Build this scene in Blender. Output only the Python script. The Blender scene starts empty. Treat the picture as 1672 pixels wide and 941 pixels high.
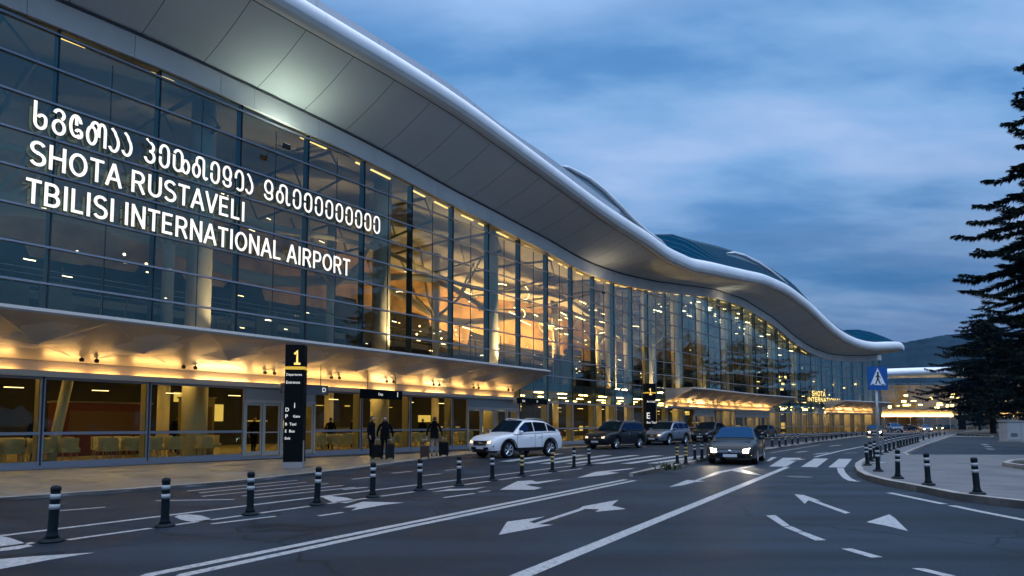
import bpy, bmesh, math, random
from mathutils import Vector, Matrix
random.seed(7)
R = math.radians
scene = bpy.context.scene
col = scene.collection
PI = math.pi

# ------------------------------------------------------------------ camera
TILT = R(3.6); F = 1000.0
cam_d = bpy.data.cameras.new('camera'); cam = bpy.data.objects.new('camera', cam_d); col.objects.link(cam)
cam.location = (0, 0, 1.5); cam.rotation_euler = (R(90) + TILT, 0, 0)
cam_d.sensor_width = 36; cam_d.lens = 36 * F / 1672; cam_d.shift_y = 159.5 / 1672
cam_d.clip_start = .1; cam_d.clip_end = 6000
scene.camera = cam

# ------------------------------------------------------------------ dusk sky
SKY_GAIN = 1.0
SUN_EL, SUN_AZ = R(3), R(200)
w = bpy.data.worlds.new('World'); scene.world = w; w.use_nodes = True
nt = w.node_tree; nt.nodes.clear()
def nd(t, **kw):
    n = nt.nodes.new(t)
    for k, v in kw.items(): setattr(n, k, v)
    return n
def ln(a, b): nt.links.new(a, b)
def wmath(op, a, b=None, clamp=False):
    n = nd('ShaderNodeMath', operation=op); n.use_clamp = clamp
    for i, v in enumerate((a, b)):
        if v is None: continue
        if hasattr(v, 'links'): ln(v, n.inputs[i])
        else: n.inputs[i].default_value = v
    return n.outputs[0]
out = nd('ShaderNodeOutputWorld'); bg = nd('ShaderNodeBackground'); bg.inputs[1].default_value = SKY_GAIN
nish = nd('ShaderNodeTexSky', sky_type='NISHITA'); nish.sun_disc = False
nish.sun_elevation = SUN_EL; nish.sun_rotation = SUN_AZ
tc = nd('ShaderNodeTexCoord'); sep = nd('ShaderNodeSeparateXYZ'); ln(tc.outputs['Generated'], sep.inputs[0])
up = wmath('MAXIMUM', sep.outputs[2], 0.0)
den = wmath('ADD', up, 0.16)
cmb = nd('ShaderNodeCombineXYZ')
ln(wmath('DIVIDE', sep.outputs[0], den), cmb.inputs[0]); ln(wmath('DIVIDE', sep.outputs[1], den), cmb.inputs[1])
mp = nd('ShaderNodeMapping'); ln(cmb.outputs[0], mp.inputs[0])
mp.inputs['Rotation'].default_value = (0, 0, R(-43.9)); mp.inputs['Scale'].default_value = (.75, 1.7, 1); mp.inputs['Location'].default_value = (-.67, -7.552, 0)
n1 = nd('ShaderNodeTexNoise'); ln(mp.outputs[0], n1.inputs['Vector'])
n1.inputs['Scale'].default_value = .85; n1.inputs['Detail'].default_value = 5; n1.inputs['Roughness'].default_value = .52; n1.inputs['Distortion'].default_value = .25
n2 = nd('ShaderNodeTexNoise'); ln(mp.outputs[0], n2.inputs['Vector'])
n2.inputs['Scale'].default_value = 3.0; n2.inputs['Detail'].default_value = 6; n2.inputs['Roughness'].default_value = .55
cm = wmath('ADD', wmath('MULTIPLY', n1.outputs[0], .68), wmath('MULTIPLY', n2.outputs[0], .32))
ramp = nd('ShaderNodeValToRGB'); ln(cm, ramp.inputs[0])
e = ramp.color_ramp.elements
e[0].position = .33; e[0].color = (.060, .205, .46, 1)
e[1].position = .62; e[1].color = (.325, .470, .745, 1)
x = e.new(.43); x.color = (.100, .265, .55, 1)
x = e.new(.52); x.color = (.205, .385, .675, 1)
# low, slightly lilac band of cloud near the horizon
hz = nd('ShaderNodeValToRGB'); ln(sep.outputs[2], hz.inputs[0])
h = hz.color_ramp.elements
h[0].position = .0; h[0].color = (.0, .0, .0, 1); h[1].position = .36; h[1].color = (0, 0, 0, 1)
x = h.new(.11); x.color = (.75, .75, .75, 1); x = h.new(.17); x.color = (.35, .35, .35, 1)
x = h.new(.05); x.color = (.5, .5, .5, 1)
n3 = nd('ShaderNodeTexNoise'); mp3 = nd('ShaderNodeMapping'); ln(tc.outputs['Generated'], mp3.inputs[0]); mp3.inputs['Scale'].default_value = (2, 2, 14)
ln(mp3.outputs[0], n3.inputs['Vector']); n3.inputs['Scale'].default_value = 2.0; n3.inputs['Detail'].default_value = 5
band = wmath('MULTIPLY', hz.outputs[0], wmath('MULTIPLY', wmath('SUBTRACT', n3.outputs[0], .30), 3.6, True))
mx = nd('ShaderNodeMix', data_type='RGBA'); ln(band, mx.inputs['Factor']); ln(ramp.outputs[0], mx.inputs['A']); mx.inputs['B'].default_value = (.25, .335, .54, 1)
# darker towards the horizon in general (blue hour)
dk = nd('ShaderNodeMapRange', interpolation_type='SMOOTHSTEP'); ln(sep.outputs[2], dk.inputs[0]); dk.inputs[1].default_value = .15; dk.inputs[2].default_value = .40; dk.inputs[3].default_value = .80; dk.inputs[4].default_value = 1.14
sc_ = nd('ShaderNodeVectorMath', operation='SCALE'); ln(mx.outputs['Result'], sc_.inputs[0]); ln(dk.outputs[0], sc_.inputs['Scale'])
# the clear sky behind the clouds
sk = nd('ShaderNodeVectorMath', operation='SCALE'); ln(nish.outputs[0], sk.inputs[0]); sk.inputs['Scale'].default_value = .002
ad = nd('ShaderNodeVectorMath', operation='ADD'); ln(sc_.outputs[0], ad.inputs[0]); ln(sk.outputs[0], ad.inputs[1])
# high overhead the overcast is paler and brighter than near the horizon
zf = nd('ShaderNodeMapRange', interpolation_type='SMOOTHSTEP'); ln(sep.outputs[2], zf.inputs[0]); zf.inputs[1].default_value = .52; zf.inputs[2].default_value = .82
zm = nd('ShaderNodeMix', data_type='RGBA'); ln(zf.outputs[0], zm.inputs['Factor']); ln(ad.outputs[0], zm.inputs['A']); zm.inputs['B'].default_value = (1.55, 1.80, 2.30, 1)
# the afterglow of the set sun: the sky behind the camera is brighter and paler
yb_ = wmath('MULTIPLY', sep.outputs[1], -1.0)
ag = nd('ShaderNodeMapRange', interpolation_type='SMOOTHSTEP'); ln(yb_, ag.inputs[0]); ag.inputs[1].default_value = .0; ag.inputs[2].default_value = .8; ag.inputs[3].default_value = 1.0; ag.inputs[4].default_value = 1.65
av = nd('ShaderNodeVectorMath', operation='SCALE'); ln(zm.outputs['Result'], av.inputs[0]); ln(ag.outputs[0], av.inputs['Scale'])
ln(av.outputs[0], bg.inputs[0]); ln(bg.outputs[0], out.inputs[0])

# the last glow of the set sun, very weak and wide
sl = bpy.data.lights.new('sun', 'SUN'); sl.energy = .12; sl.angle = R(25); sl.color = (1, .86, .78)
so = bpy.data.objects.new('sun', sl); col.objects.link(so); so.rotation_euler = (R(90) - SUN_EL, 0, PI - SUN_AZ)

vs = scene.view_settings
scene.display_settings.display_device = 'sRGB'
vs.view_transform = 'Standard'; vs.look = 'None'; vs.exposure = 0.0; vs.gamma = 1.0; vs.use_curve_mapping = False
scene.render.engine = 'CYCLES'
cy = scene.cycles
cy.use_denoising = True; cy.max_bounces = 7; cy.transparent_max_bounces = 24; cy.glossy_bounces = 4; cy.diffuse_bounces = 4
cy.sample_clamp_indirect = 4.0; cy.caustics_reflective = False; cy.caustics_refractive = False
try: cy.denoiser = 'OPENIMAGEDENOISE'
except Exception: pass

# ------------------------------------------------------------------ camera maths: photo pixel -> point of the real place
_r = Vector((1, 0, 0)); _f = Vector((0, math.cos(TILT), math.sin(TILT))); _u = Vector((0, -math.sin(TILT), math.cos(TILT)))
EYE = Vector((0, 0, 1.5))
def ray(px, py): return _r * ((px - 836) / F) + _u * ((630 - py) / F) + _f
def g(px, py, z=0.0):
    d = ray(px, py); t = (z - 1.5) / d.z; p = EYE + d * t
    return Vector((p.x, p.y, z))
def at_depth(px, py, y):
    d = ray(px, py); return EYE + d * (y / d.y)

# ------------------------------------------------------------------ materials
MATS = {}
def mat(name, rgb, rough=.6, metal=0., spec=.32, emit=None, es=0., noise=0., nscale=8., bump=0., bscale=60., coat=0.):
    if name in MATS: return MATS[name]
    m = bpy.data.materials.new(name); m.use_nodes = True
    t = m.node_tree; b = t.nodes['Principled BSDF']
    b.inputs['Base Color'].default_value = (*rgb, 1); b.inputs['Roughness'].default_value = rough; b.inputs['Metallic'].default_value = metal
    b.inputs['Specular IOR Level'].default_value = spec
    if coat: b.inputs['Coat Weight'].default_value = coat; b.inputs['Coat Roughness'].default_value = .05
    if emit: b.inputs['Emission Color'].default_value = (*emit, 1); b.inputs['Emission Strength'].default_value = es
    if noise or bump:
        c = t.nodes.new('ShaderNodeTexCoord')
        if noise:
            n = t.nodes.new('ShaderNodeTexNoise'); n.inputs['Scale'].default_value = nscale; n.inputs['Detail'].default_value = 6
            t.links.new(c.outputs['Object'], n.inputs['Vector'])
            r_ = t.nodes.new('ShaderNodeValToRGB'); t.links.new(n.outputs[0], r_.inputs[0])
            r_.color_ramp.elements[0].position = .3; r_.color_ramp.elements[1].position = .7
            r_.color_ramp.elements[0].color = (*[v * (1 - noise) for v in rgb], 1); r_.color_ramp.elements[1].color = (*[min(1, v * (1 + noise)) for v in rgb], 1)
            t.links.new(r_.outputs[0], b.inputs['Base Color'])
        if bump:
            n = t.nodes.new('ShaderNodeTexNoise'); n.inputs['Scale'].default_value = bscale; n.inputs['Detail'].default_value = 4
            t.links.new(c.outputs['Object'], n.inputs['Vector'])
            bp = t.nodes.new('ShaderNodeBump'); bp.inputs['Strength'].default_value = bump; bp.inputs['Distance'].default_value = .02
            t.links.new(n.outputs[0], bp.inputs['Height']); t.links.new(bp.outputs[0], b.inputs['Normal'])
    MATS[name] = m
    return m
def emis(name, rgb, s):
    if name in MATS: return MATS[name]
    m = bpy.data.materials.new(name); m.use_nodes = True; t = m.node_tree; t.nodes.clear()
    o = t.nodes.new('ShaderNodeOutputMaterial'); e_ = t.nodes.new('ShaderNodeEmission')
    e_.inputs[0].default_value = (*rgb, 1); e_.inputs[1].default_value = s; t.links.new(e_.outputs[0], o.inputs[0])
    MATS[name] = m
    return m
def glass_mat(name, tint, gain, wave=.25, wscale=.9, dirt=.0):
    if name in MATS: return MATS[name]
    m = bpy.data.materials.new(name); m.use_nodes = True; t = m.node_tree; t.nodes.clear(); N = t.nodes.new; L = t.links.new
    o = N('ShaderNodeOutputMaterial'); tr = N('ShaderNodeBsdfTransparent'); tr.inputs[0].default_value = (*tint, 1)
    gl = N('ShaderNodeBsdfGlossy'); gl.inputs['Roughness'].default_value = .015; gl.inputs['Color'].default_value = (.52, .92, .94, 1)
    fr = N('ShaderNodeFresnel'); fr.inputs[0].default_value = 1.52
    mu = N('ShaderNodeMath'); mu.operation = 'MULTIPLY'; mu.inputs[1].default_value = gain; mu.use_clamp = True; L(fr.outputs[0], mu.inputs[0])
    c = N('ShaderNodeTexCoord'); n = N('ShaderNodeTexNoise'); n.inputs['Scale'].default_value = wscale; n.inputs['Detail'].default_value = 2; L(c.outputs['Object'], n.inputs['Vector'])
    bp = N('ShaderNodeBump'); bp.inputs['Strength'].default_value = wave; bp.inputs['Distance'].default_value = .02; L(n.outputs[0], bp.inputs['Height']); L(bp.outputs[0], gl.inputs['Normal'])
    mix = N('ShaderNodeMixShader'); L(mu.outputs[0], mix.inputs[0]); L(tr.outputs[0], mix.inputs[1]); L(gl.outputs[0], mix.inputs[2]); L(mix.outputs[0], o.inputs[0])
    MATS[name] = m
    return m

# ------------------------------------------------------------------ mesh builder and object helpers
class MB:
    def __init__(s): s.v = []; s.f = []; s.m = []
    def add(s, vs, fs, m=0):
        b = len(s.v); s.v += [tuple(v) for v in vs]; s.f += [tuple(i + b for i in f) for f in fs]; s.m += [m] * len(fs); return s
    def quad(s, a, b, c, d, m=0): return s.add([a, b, c, d], [(0, 1, 2, 3)], m)
    def box(s, c, d, rz=0, m=0, M=None):
        x, y, z = d[0] / 2, d[1] / 2, d[2] / 2; cs, sn = math.cos(rz), math.sin(rz)
        vs = []
        for k in (-z, z):
            for i, j in ((-x, -y), (x, -y), (x, y), (-x, y)): vs.append(Vector((c[0] + i * cs - j * sn, c[1] + i * sn + j * cs, c[2] + k)))
        if M: vs = [M @ v for v in vs]
        return s.add(vs, [(3, 2, 1, 0), (4, 5, 6, 7), (0, 1, 5, 4), (1, 2, 6, 5), (2, 3, 7, 6), (3, 0, 4, 7)], m)
    def prism(s, poly, z0, z1, m=0):
        n = len(poly); vs = [(p[0], p[1], z0) for p in poly] + [(p[0], p[1], z1) for p in poly]
        a = sum(poly[i][0] * poly[(i + 1) % n][1] - poly[(i + 1) % n][0] * poly[i][1] for i in range(n))
        fs = [tuple(range(n, 2 * n)), tuple(range(n - 1, -1, -1))] + [(i, (i + 1) % n, n + (i + 1) % n, n + i) for i in range(n)]
        if a < 0: fs = [f[::-1] for f in fs]
        return s.add(vs, fs, m)
    def sheet(s, poly, z, m=0):
        n = len(poly); a = sum(poly[i][0] * poly[(i + 1) % n][1] - poly[(i + 1) % n][0] * poly[i][1] for i in range(n))
        f = tuple(range(n)); return s.add([(p[0], p[1], z) for p in poly], [f if a > 0 else f[::-1]], m)
    def tube(s, pts, r, n=8, m=0, caps=True):
        pts = [Vector(p) for p in pts]; k = len(pts); rs = r if isinstance(r, (list, tuple)) else [r] * k
        vs = []; prev = None
        for i, p in enumerate(pts):
            t = (pts[min(i + 1, k - 1)] - pts[max(i - 1, 0)]).normalized()
            if prev is None: a = t.orthogonal().normalized()
            else: a = (prev - t * prev.dot(t)); a = a.normalized() if a.length > 1e-6 else t.orthogonal().normalized()
            prev = a; b = t.cross(a)
            for j in range(n):
                q = 2 * PI * j / n; vs.append(p + (a * math.cos(q) + b * math.sin(q)) * rs[i])
        fs = [(i * n + j, i * n + (j + 1) % n, (i + 1) * n + (j + 1) % n, (i + 1) * n + j) for i in range(k - 1) for j in range(n)]
        if caps: fs += [tuple(range(n - 1, -1, -1)), tuple(range((k - 1) * n, k * n))]
        return s.add(vs, fs, m)
    def lathe(s, prof, c=(0, 0, 0), n=16, m=0, M=None, caps=True):
        vs = []; k = len(prof)
        for r_, z in prof:
            for j in range(n):
                q = 2 * PI * j / n; vs.append(Vector((c[0] + r_ * math.cos(q), c[1] + r_ * math.sin(q), c[2] + z)))
        if M: vs = [M @ v for v in vs]
        fs = [(i * n + j, i * n + (j + 1) % n, (i + 1) * n + (j + 1) % n, (i + 1) * n + j) for i in range(k - 1) for j in range(n)]
        if caps: fs += [tuple(range(n - 1, -1, -1)), tuple(range((k - 1) * n, k * n))]
        return s.add(vs, fs, m)
    def ball(s, c, r, n=10, k=6, m=0, rot=None):
        vs = []; 
        for i in range(k + 1):
            a = PI * i / k - PI / 2
            for j in range(n):
                q = 2 * PI * j / n; v = Vector((math.cos(a) * math.cos(q) * r[0], math.cos(a) * math.sin(q) * r[1], math.sin(a) * r[2]))
                if rot: v = rot @ v
                vs.append(v + Vector(c))
        fs = [(i * n + j, i * n + (j + 1) % n, (i + 1) * n + (j + 1) % n, (i + 1) * n + j) for i in range(k) for j in range(n)]
        return s.add(vs, fs, m)
    def grid(s, rows, m=0, close=False):
        n = len(rows[0]); vs = [p for r_ in rows for p in r_]; fs = []
        for i in range(len(rows) - 1):
            for j in range(n if close else n - 1): fs.append((i * n + j, i * n + (j + 1) % n, (i + 1) * n + (j + 1) % n, (i + 1) * n + j))
        return s.add(vs, fs, m)
    def build(s, name, mats, parent=None, smooth=False, world=False, sub=0, bevel=0, fixn=False):
        me = bpy.data.meshes.new(name)
        off = Vector(parent['_loc']) if (world and parent is not None) else Vector((0, 0, 0))
        if world and parent is not None and parent.parent is not None: off = Vector(parent['_loc'])
        me.from_pydata([tuple(Vector(v) - off) for v in s.v], [], s.f)
        if not isinstance(mats, (list, tuple)): mats = [mats]
        for m in mats: me.materials.append(m)
        for p, i in zip(me.polygons, s.m): p.material_index = min(i, len(mats) - 1); p.use_smooth = smooth
        if fixn:
            b = bmesh.new(); b.from_mesh(me); bmesh.ops.remove_doubles(b, verts=b.verts, dist=1e-5); bmesh.ops.recalc_face_normals(b, faces=b.faces); b.to_mesh(me); b.free()
        me.update()
        o = bpy.data.objects.new(name, me); col.objects.link(o)
        o['_loc'] = tuple(off)
        if parent is not None: o.parent = parent
        if bevel:
            d = o.modifiers.new('bevel', 'BEVEL'); d.width = bevel; d.segments = 2; d.limit_method = 'ANGLE'
        if sub:
            d = o.modifiers.new('subsurf', 'SUBSURF'); d.levels = sub; d.render_levels = sub
        return o
def tag(o, label, cat, group=None, kind=None):
    if label: o['label'] = label
    if cat: o['category'] = cat
    if group: o['group'] = group
    if kind: o['kind'] = kind
    return o
def thing(name, loc=(0, 0, 0), rz=0, label=None, cat=None, group=None):
    o = bpy.data.objects.new(name, None); col.objects.link(o); o.location = loc; o.rotation_euler = (0, 0, rz); o.empty_display_size = .2
    o['_loc'] = tuple(loc)
    return tag(o, label, cat, group)
def kids(o): return [c for c in bpy.data.objects if c.parent == o]
def copy_tree(o, loc=None, rz=None, label=None, group=None):
    def rec(a, par):
        c = a.copy(); col.objects.link(c)
        if par is not None: c.parent = par
        for ch in kids(a): rec(ch, c)
        return c
    r_ = rec(o, None)
    if loc is not None: r_.location = loc
    if rz is not None: r_.rotation_euler = (0, 0, rz)
    if label: r_['label'] = label
    if group: r_['group'] = group
    return r_
def structure(o): o['kind'] = 'structure'; return o
ORD = ['first', 'second', 'third', 'fourth', 'fifth', 'sixth', 'seventh', 'eighth', 'ninth', 'tenth', 'eleventh', 'twelfth', 'thirteenth', 'fourteenth', 'fifteenth', 'sixteenth', 'seventeenth', 'eighteenth', 'nineteenth', 'twentieth']

# ------------------------------------------------------------------ facade line in plan (an arc-length curve) and its heights
_A = g(0, 769); _D = ray(1622, 692.5); _D = Vector((_D.x, _D.y, 0)).normalized()
def on_line(y): t = (y - _A.y) / _D.y; p = _A + _D * t; return (p.x, p.y)
ctrl = [on_line(y) for y in (2, 8, 14, 20, 26, 32, 38, 44, 50, 55, 58.2)]
for px, y in ((1109, 61.4), (1149, 66), (1191, 71.5), (1242, 77.8), (1300, 85), (1350, 91), (1400, 97), (1438, 100.8), (1490, 104.8), (1545, 108)):
    ctrl.append(((px - 836) / F * y, y))
def catmull(P, n=24):
    o = []
    for i in range(1, len(P) - 2):
        p0, p1, p2, p3 = P[i - 1:i + 3]
        for k in range(n):
            t = k / n
            o.append(tuple(.5 * ((2 * p1[a]) + (-p0[a] + p2[a]) * t + (2 * p0[a] - 5 * p1[a] + 4 * p2[a] - p3[a]) * t * t + (-p0[a] + 3 * p1[a] - 3 * p2[a] + p3[a]) * t ** 3) for a in range(len(p1))))
    o.append(P[-2]); return o
_c = catmull(ctrl)
_S = [0.]
for i in range(1, len(_c)): _S.append(_S[-1] + math.dist(_c[i], _c[i - 1]))
def lerp_table(S, V, s):
    if s <= S[0]: i = 0
    elif s >= S[-1]: i = len(S) - 2
    else:
        lo, hi = 0, len(S) - 1
        while hi - lo > 1:
            m_ = (lo + hi) // 2
            if S[m_] <= s: lo = m_
            else: hi = m_
        i = lo
    t = (s - S[i]) / (S[i + 1] - S[i])
    if isinstance(V[0], tuple): return tuple(a + (b - a) * t for a, b in zip(V[i], V[i + 1]))
    return V[i] + (V[i + 1] - V[i]) * t
def P2(s): p = lerp_table(_S, _c, s); return Vector((p[0], p[1]))
def T2(s): return (P2(s + .6) - P2(s - .6)).normalized()
def N2(s): t = T2(s); return Vector((t.y, -t.x))
def Fp(s, off, z): p = P2(s) + N2(s) * off; return Vector((p.x, p.y, z))
def isect(px, py, off):
    """where the sight line through a photo pixel meets the vertical surface 'off' metres in front of the facade: (s, z)"""
    d = ray(px, py); best = None; s = -3.; prev = None
    while s < _S[-1] + 8:
        q = P2(s) + N2(s) * off; cr = d.x * q.y - d.y * q.x
        if prev is not None and (cr > 0) != (prev[1] > 0) and q.y > 0:
            t = prev[1] / (prev[1] - cr); ss = prev[0] + (s - prev[0]) * t; q2 = P2(ss) + N2(ss) * off
            return ss, 1.5 + d.z * (q2.y / d.y)
        prev = (s, cr); s += .4
    return None
def profile(pts, off, win=1.6, ext=None):
    L = sorted(filter(None, (isect(px, py, off) for px, py in pts)))
    S = [a for a, b in L]; Z = [b for a, b in L]
    def raw(s):
        if s < S[0]: return Z[0] + (s - S[0]) * .02
        if s > S[-1]: return Z[-1]
        return lerp_table(S, Z, s)
    ss = [i * .5 for i in range(-8, int((_S[-1] + 10) * 2))]
    zz = [raw(s) for s in ss]
    for _ in range(2): zz = [sum(zz[max(0, min(len(zz) - 1, i + k))] for k in range(-3, 4)) / 7 for i in range(len(zz))]
    return lambda s: lerp_table(ss, zz, s)
S_L = 0.5
S_R = isect(1438, 640, 0)[0]
IN_PTS = [(92, 0), (255, 68), (384, 129), (503, 186), (591, 229), (670, 271), (738, 310), (798, 340), (852, 369), (904, 396), (941, 420), (981, 436), (1017, 448), (1060, 457), (1104, 464), (1167, 472), (1212, 487), (1263, 519), (1295, 548), (1327, 569), (1359, 579), (1407, 581), (1436, 578)]
OUT_PTS = [(415, 0), (520, 60), (621, 116), (684, 153), (760, 200.5), (819, 243), (857, 270), (894, 296), (929, 321.5), (981, 359), (1030, 390), (1065, 411), (1078, 425), (1136, 447), (1190, 456), (1244, 465), (1282, 481), (1317, 507), (1346, 535), (1371, 556), (1400, 569), (1422, 573), (1462, 571)]
W_OUT = 3.9
zin = profile(IN_PTS, .05)
zout = profile(OUT_PTS, W_OUT)
FASC = 1.0
def ztop(s): return zin(s) - FASC
S_ROOF = isect(1473, 571, W_OUT)[0]
def srange(a, b, d=1.0):
    n = max(1, int(round((b - a) / d))); return [a + (b - a) * i / n for i in range(n + 1)]

# ------------------------------------------------------------------ materials of the building
M_white = mat('white_roof_metal', (.84, .85, .86), .32, 0, .5, noise=.04, nscale=.6)
M_soffit = mat('soffit_panel', (.74, .74, .71), .62, 0, .3, noise=.06, nscale=.35)
M_seam = mat('dark_seam', (.04, .04, .04), .8)
M_fascia = mat('grey_fascia_metal', (.76, .72, .66), .5, 0, .3, noise=.08, nscale=.7)
M_teal = mat('teal_roof_sheet', (.003, .040, .080), .9, 0, .0, noise=.1, nscale=.5)
M_frame = mat('aluminium_frame', (.30, .31, .35), .4, .4)
M_fin = mat('grey_green_fin', (.11, .17, .18), .45, .1)
M_dkframe = mat('dark_gasket', (.025, .03, .035), .5)
M_glass = glass_mat('curtain_wall_glass', (.70, .80, .72), 2.0)
M_gglass = glass_mat('ground_floor_glass', (.86, .82, .56), .5, .1)
M_canopy = mat('canopy_panel', (.66, .64, .60), .34, .1, .5, noise=.08, nscale=.5)
M_col = mat('white_column', (.66, .63, .57), .5, noise=.05, nscale=1.5)
M_tan = mat('tan_hall_wall', (.50, .32, .16), .7, noise=.5, nscale=.5)
M_ceil = mat('hall_ceiling', (.50, .47, .42), .6, noise=.12, nscale=.5)
M_slab = mat('floor_slab', (.30, .28, .25), .7)
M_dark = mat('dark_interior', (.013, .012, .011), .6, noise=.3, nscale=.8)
M_floor = mat('hall_floor', (.40, .35, .18), .25, noise=.15, nscale=1.)
M_truss = mat('pale_truss', (.30, .28, .24), .5)
M_seal = mat('black_metal', (.012, .013, .015), .35, .3)
M_warm = emis('warm_lamp', (1, .56, .19), 16.)
M_warm2 = emis('warm_ceiling_lamp', (1, .60, .20), 9.)
M_strip = emis('canopy_strip_lamp', (1, .53, .15), 38.)
M_strip2 = emis('canopy_strip_bright', (1, .57, .20), 80.)
M_cool = emis('pale_lamp', (1, .9, .68), 9.)

A0 = Fp(20, 0, 0)
B = thing('airport_terminal', (A0.x, A0.y, 0), 0, 'long glass airport terminal with white wave shaped roof and lit canopies', 'airport terminal')
def bp(mb, name, m, parent=None, **kw): return mb.build(name, m, parent or B, world=True, **kw)
def strip(rows_fn, ss, m=0, mb=None):
    """loft a cross-section (list of (off, z) from rows_fn(s)) along the facade"""
    mb = mb or MB(); mb.grid([[Fp(s, o, z) for o, z in rows_fn(s)] for s in ss], m); return mb
def box_along(mb, ss, o0, o1, z0, z1, m=0):
    f0 = z0 if callable(z0) else (lambda s: z0); f1 = z1 if callable(z1) else (lambda s: z1)
    rows = [[Fp(s, o0, f0(s)), Fp(s, o1, f0(s)), Fp(s, o1, f1(s)), Fp(s, o0, f1(s))] for s in ss]
    mb.grid(rows, m, close=True); n = len(rows)
    mb.add(rows[0], [(0, 1, 2, 3)], m); mb.add(rows[-1], [(3, 2, 1, 0)], m); return mb

# ---- roof: soffit, rounded white edge, parapet, roof sheet, raised arches
sr = srange(S_L - 3, S_ROOF, .5)
def sweep_end(s):   # the eave narrows to a rounded tip past the last bay
    t = max(0, (s - (S_ROOF - 1.6)) / 1.6); return math.sqrt(max(.0, 1 - t * t)) * .75 + .25
mb = MB()
PAN = 3.3; SP = 2.35
k = 0; s = S_L - 3
while s < S_ROOF - .2:
    e_ = min(s + SP, S_ROOF) - .012
    for fr0, fr1 in ((0, 1),):
        rows = []
        for q in srange(s + .012, e_, .55):
            a, b = zin(q), zout(q); r_ = []
            for i in range(7):
                f_ = fr0 + (fr1 - fr0) * i / 6 ; f_ = f_ - .002 if (fr0 == 0 and i == 4) else f_
                r_.append(Fp(q, .15 + (W_OUT - .15) * f_, a + (b - a) * f_ - .10 * math.sin(PI * f_)))
            rows.append(r_)
        mb.grid(rows)
    s += SP
bp(mb, 'soffit', M_soffit, smooth=True)
mb = MB(); strip(lambda s: [(.15 + (W_OUT - .15) * f_, zin(s) + (zout(s) - zin(s)) * f_ + .04 - .10 * math.sin(PI * f_)) for f_ in (0, .25, .5, .75, 1)], sr, mb=mb)
box_along(mb, sr, W_OUT - .02, W_OUT + .06, lambda s: zout(s) - .03, lambda s: zout(s) + .1)
bp(mb, 'soffit_backing', M_seam)
def nsc(s): t = min(1, max(0, (s - s_n0) / (s_n1 - s_n0))); return 1 + .28 * t * t * (3 - 2 * t)
s_n0, s_n1 = isect(860, 270, W_OUT)[0], isect(1120, 445, W_OUT)[0]
NOSE = [(0, -.02), (.20, .0), (.38, .09), (.50, .26), (.54, .5), (.49, .72), (.35, .90), (.12, 1.0), (-.14, 1.03), (-.55, 1.0)]
mb = MB()
s = S_L - 3
while s < S_ROOF - .05:
    e_ = min(s + PAN, S_ROOF)
    strip(lambda q: [(W_OUT + .03 + o * sweep_end(q), zout(q) + z * nsc(q) * (.55 + .45 * sweep_end(q))) for o, z in NOSE], srange(s + .006, e_ - .006, .47), mb=mb)
    s += PAN
qe = S_ROOF
tip = [Fp(qe, W_OUT + .03 + o * sweep_end(qe), zout(qe) + z * nsc(qe) * (.55 + .45 * sweep_end(qe))) for o, z in NOSE]
mb.grid([tip, [p + Vector((T2(qe).x, T2(qe).y, 0)) * .35 * (1 if 1 < i < 8 else .4) + Vector((0, 0, .0)) for i, p in enumerate(tip)]])
bp(mb, 'roof_edge', M_white, smooth=True, fixn=True)
mb = MB()
strip(lambda q: [(W_OUT + .04 + o * .97, zout(q) + z * nsc(q) - .012) for o, z in NOSE], srange(S_L - 3, S_ROOF - 1.8, .5), mb=mb)
bp(mb, 'edge_joint', M_fascia)
# end cap of the eave
mb = MB(); q = S_ROOF
mb.add([Fp(q, .15, zin(q)), Fp(q, W_OUT, zout(q)), Fp(q, W_OUT, zout(q) + .9), Fp(q, 0, zin(q) + 1.2)], [(0, 1, 2, 3)]); bp(mb, 'eave_end', M_white)
# parapet set back behind the edge
s_p1 = isect(1012, 345, W_OUT - .15)[0]
zpar = profile([(520, 0), (615, 60), (682.5, 101.6), (760, 153), (808, 199), (867, 235), (901, 260), (934, 283.5), (1009, 342)], W_OUT - .15)
mb = MB(); s = S_L - 3
while s < s_p1 - .3:
    e_ = min(s + PAN, s_p1)
    ss = srange(s + .015, e_ - .015, .8)
    box_along(mb, ss, W_OUT - .21, W_OUT - .15, lambda q: zout(q) + .95, lambda q: max(zout(q) + 1.0, zpar(q)))
    s += PAN
bp(mb, 'parapet', mat('parapet_metal', (.50, .52, .56), .35, .3))
RIDGE = [(1068, 383), (1100, 391), (1150, 402.5), (1190, 414), (1215, 424), (1240, 437), (1256, 448), (1266, 464), (1283, 486), (1310, 520), (1335, 545), (1356, 560), (1364, 556), (1370, 541), (1380, 538), (1392, 537), (1402, 536), (1425, 545), (1440, 551), (1455, 559)]
zr_ = profile(RIDGE, -5.0)
s_rg0 = isect(1068, 383, -5.0)[0]
def zridge(s):
    base = zout(s) + 1.1 * nsc(s); t = min(1, max(0, (s - (s_rg0 - 8)) / 8)); return base * (1 - t) + zr_(s) * t
def roof_row(s):
    a = zout(s) + .98 * nsc(s); b = zridge(s); w_ = 8.4
    return [(W_OUT - .6, a)] + [(W_OUT - .6 - w_ * f_, a + (b - a) * math.sin(f_ * PI / 2)) for f_ in (.25, .5, .75, 1)] + [(-9, b - .3), (-16, b - 2), (-16.6, b - 3)]
mb = strip(roof_row, srange(S_L - 3, S_ROOF, .8)); rf = bp(mb, 'roof', M_teal, smooth=True)
mb = MB(); s = s_rg0 - 6
while s < S_ROOF - .3:
    rr = roof_row(s); mb.tube([Fp(s, o, z + .03) for o, z in rr[:5]], .035, 4); s += 1.1
bp(mb, 'standing_seam', mat('seam_metal', (.03, .09, .13), .6, .1), rf)
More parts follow.
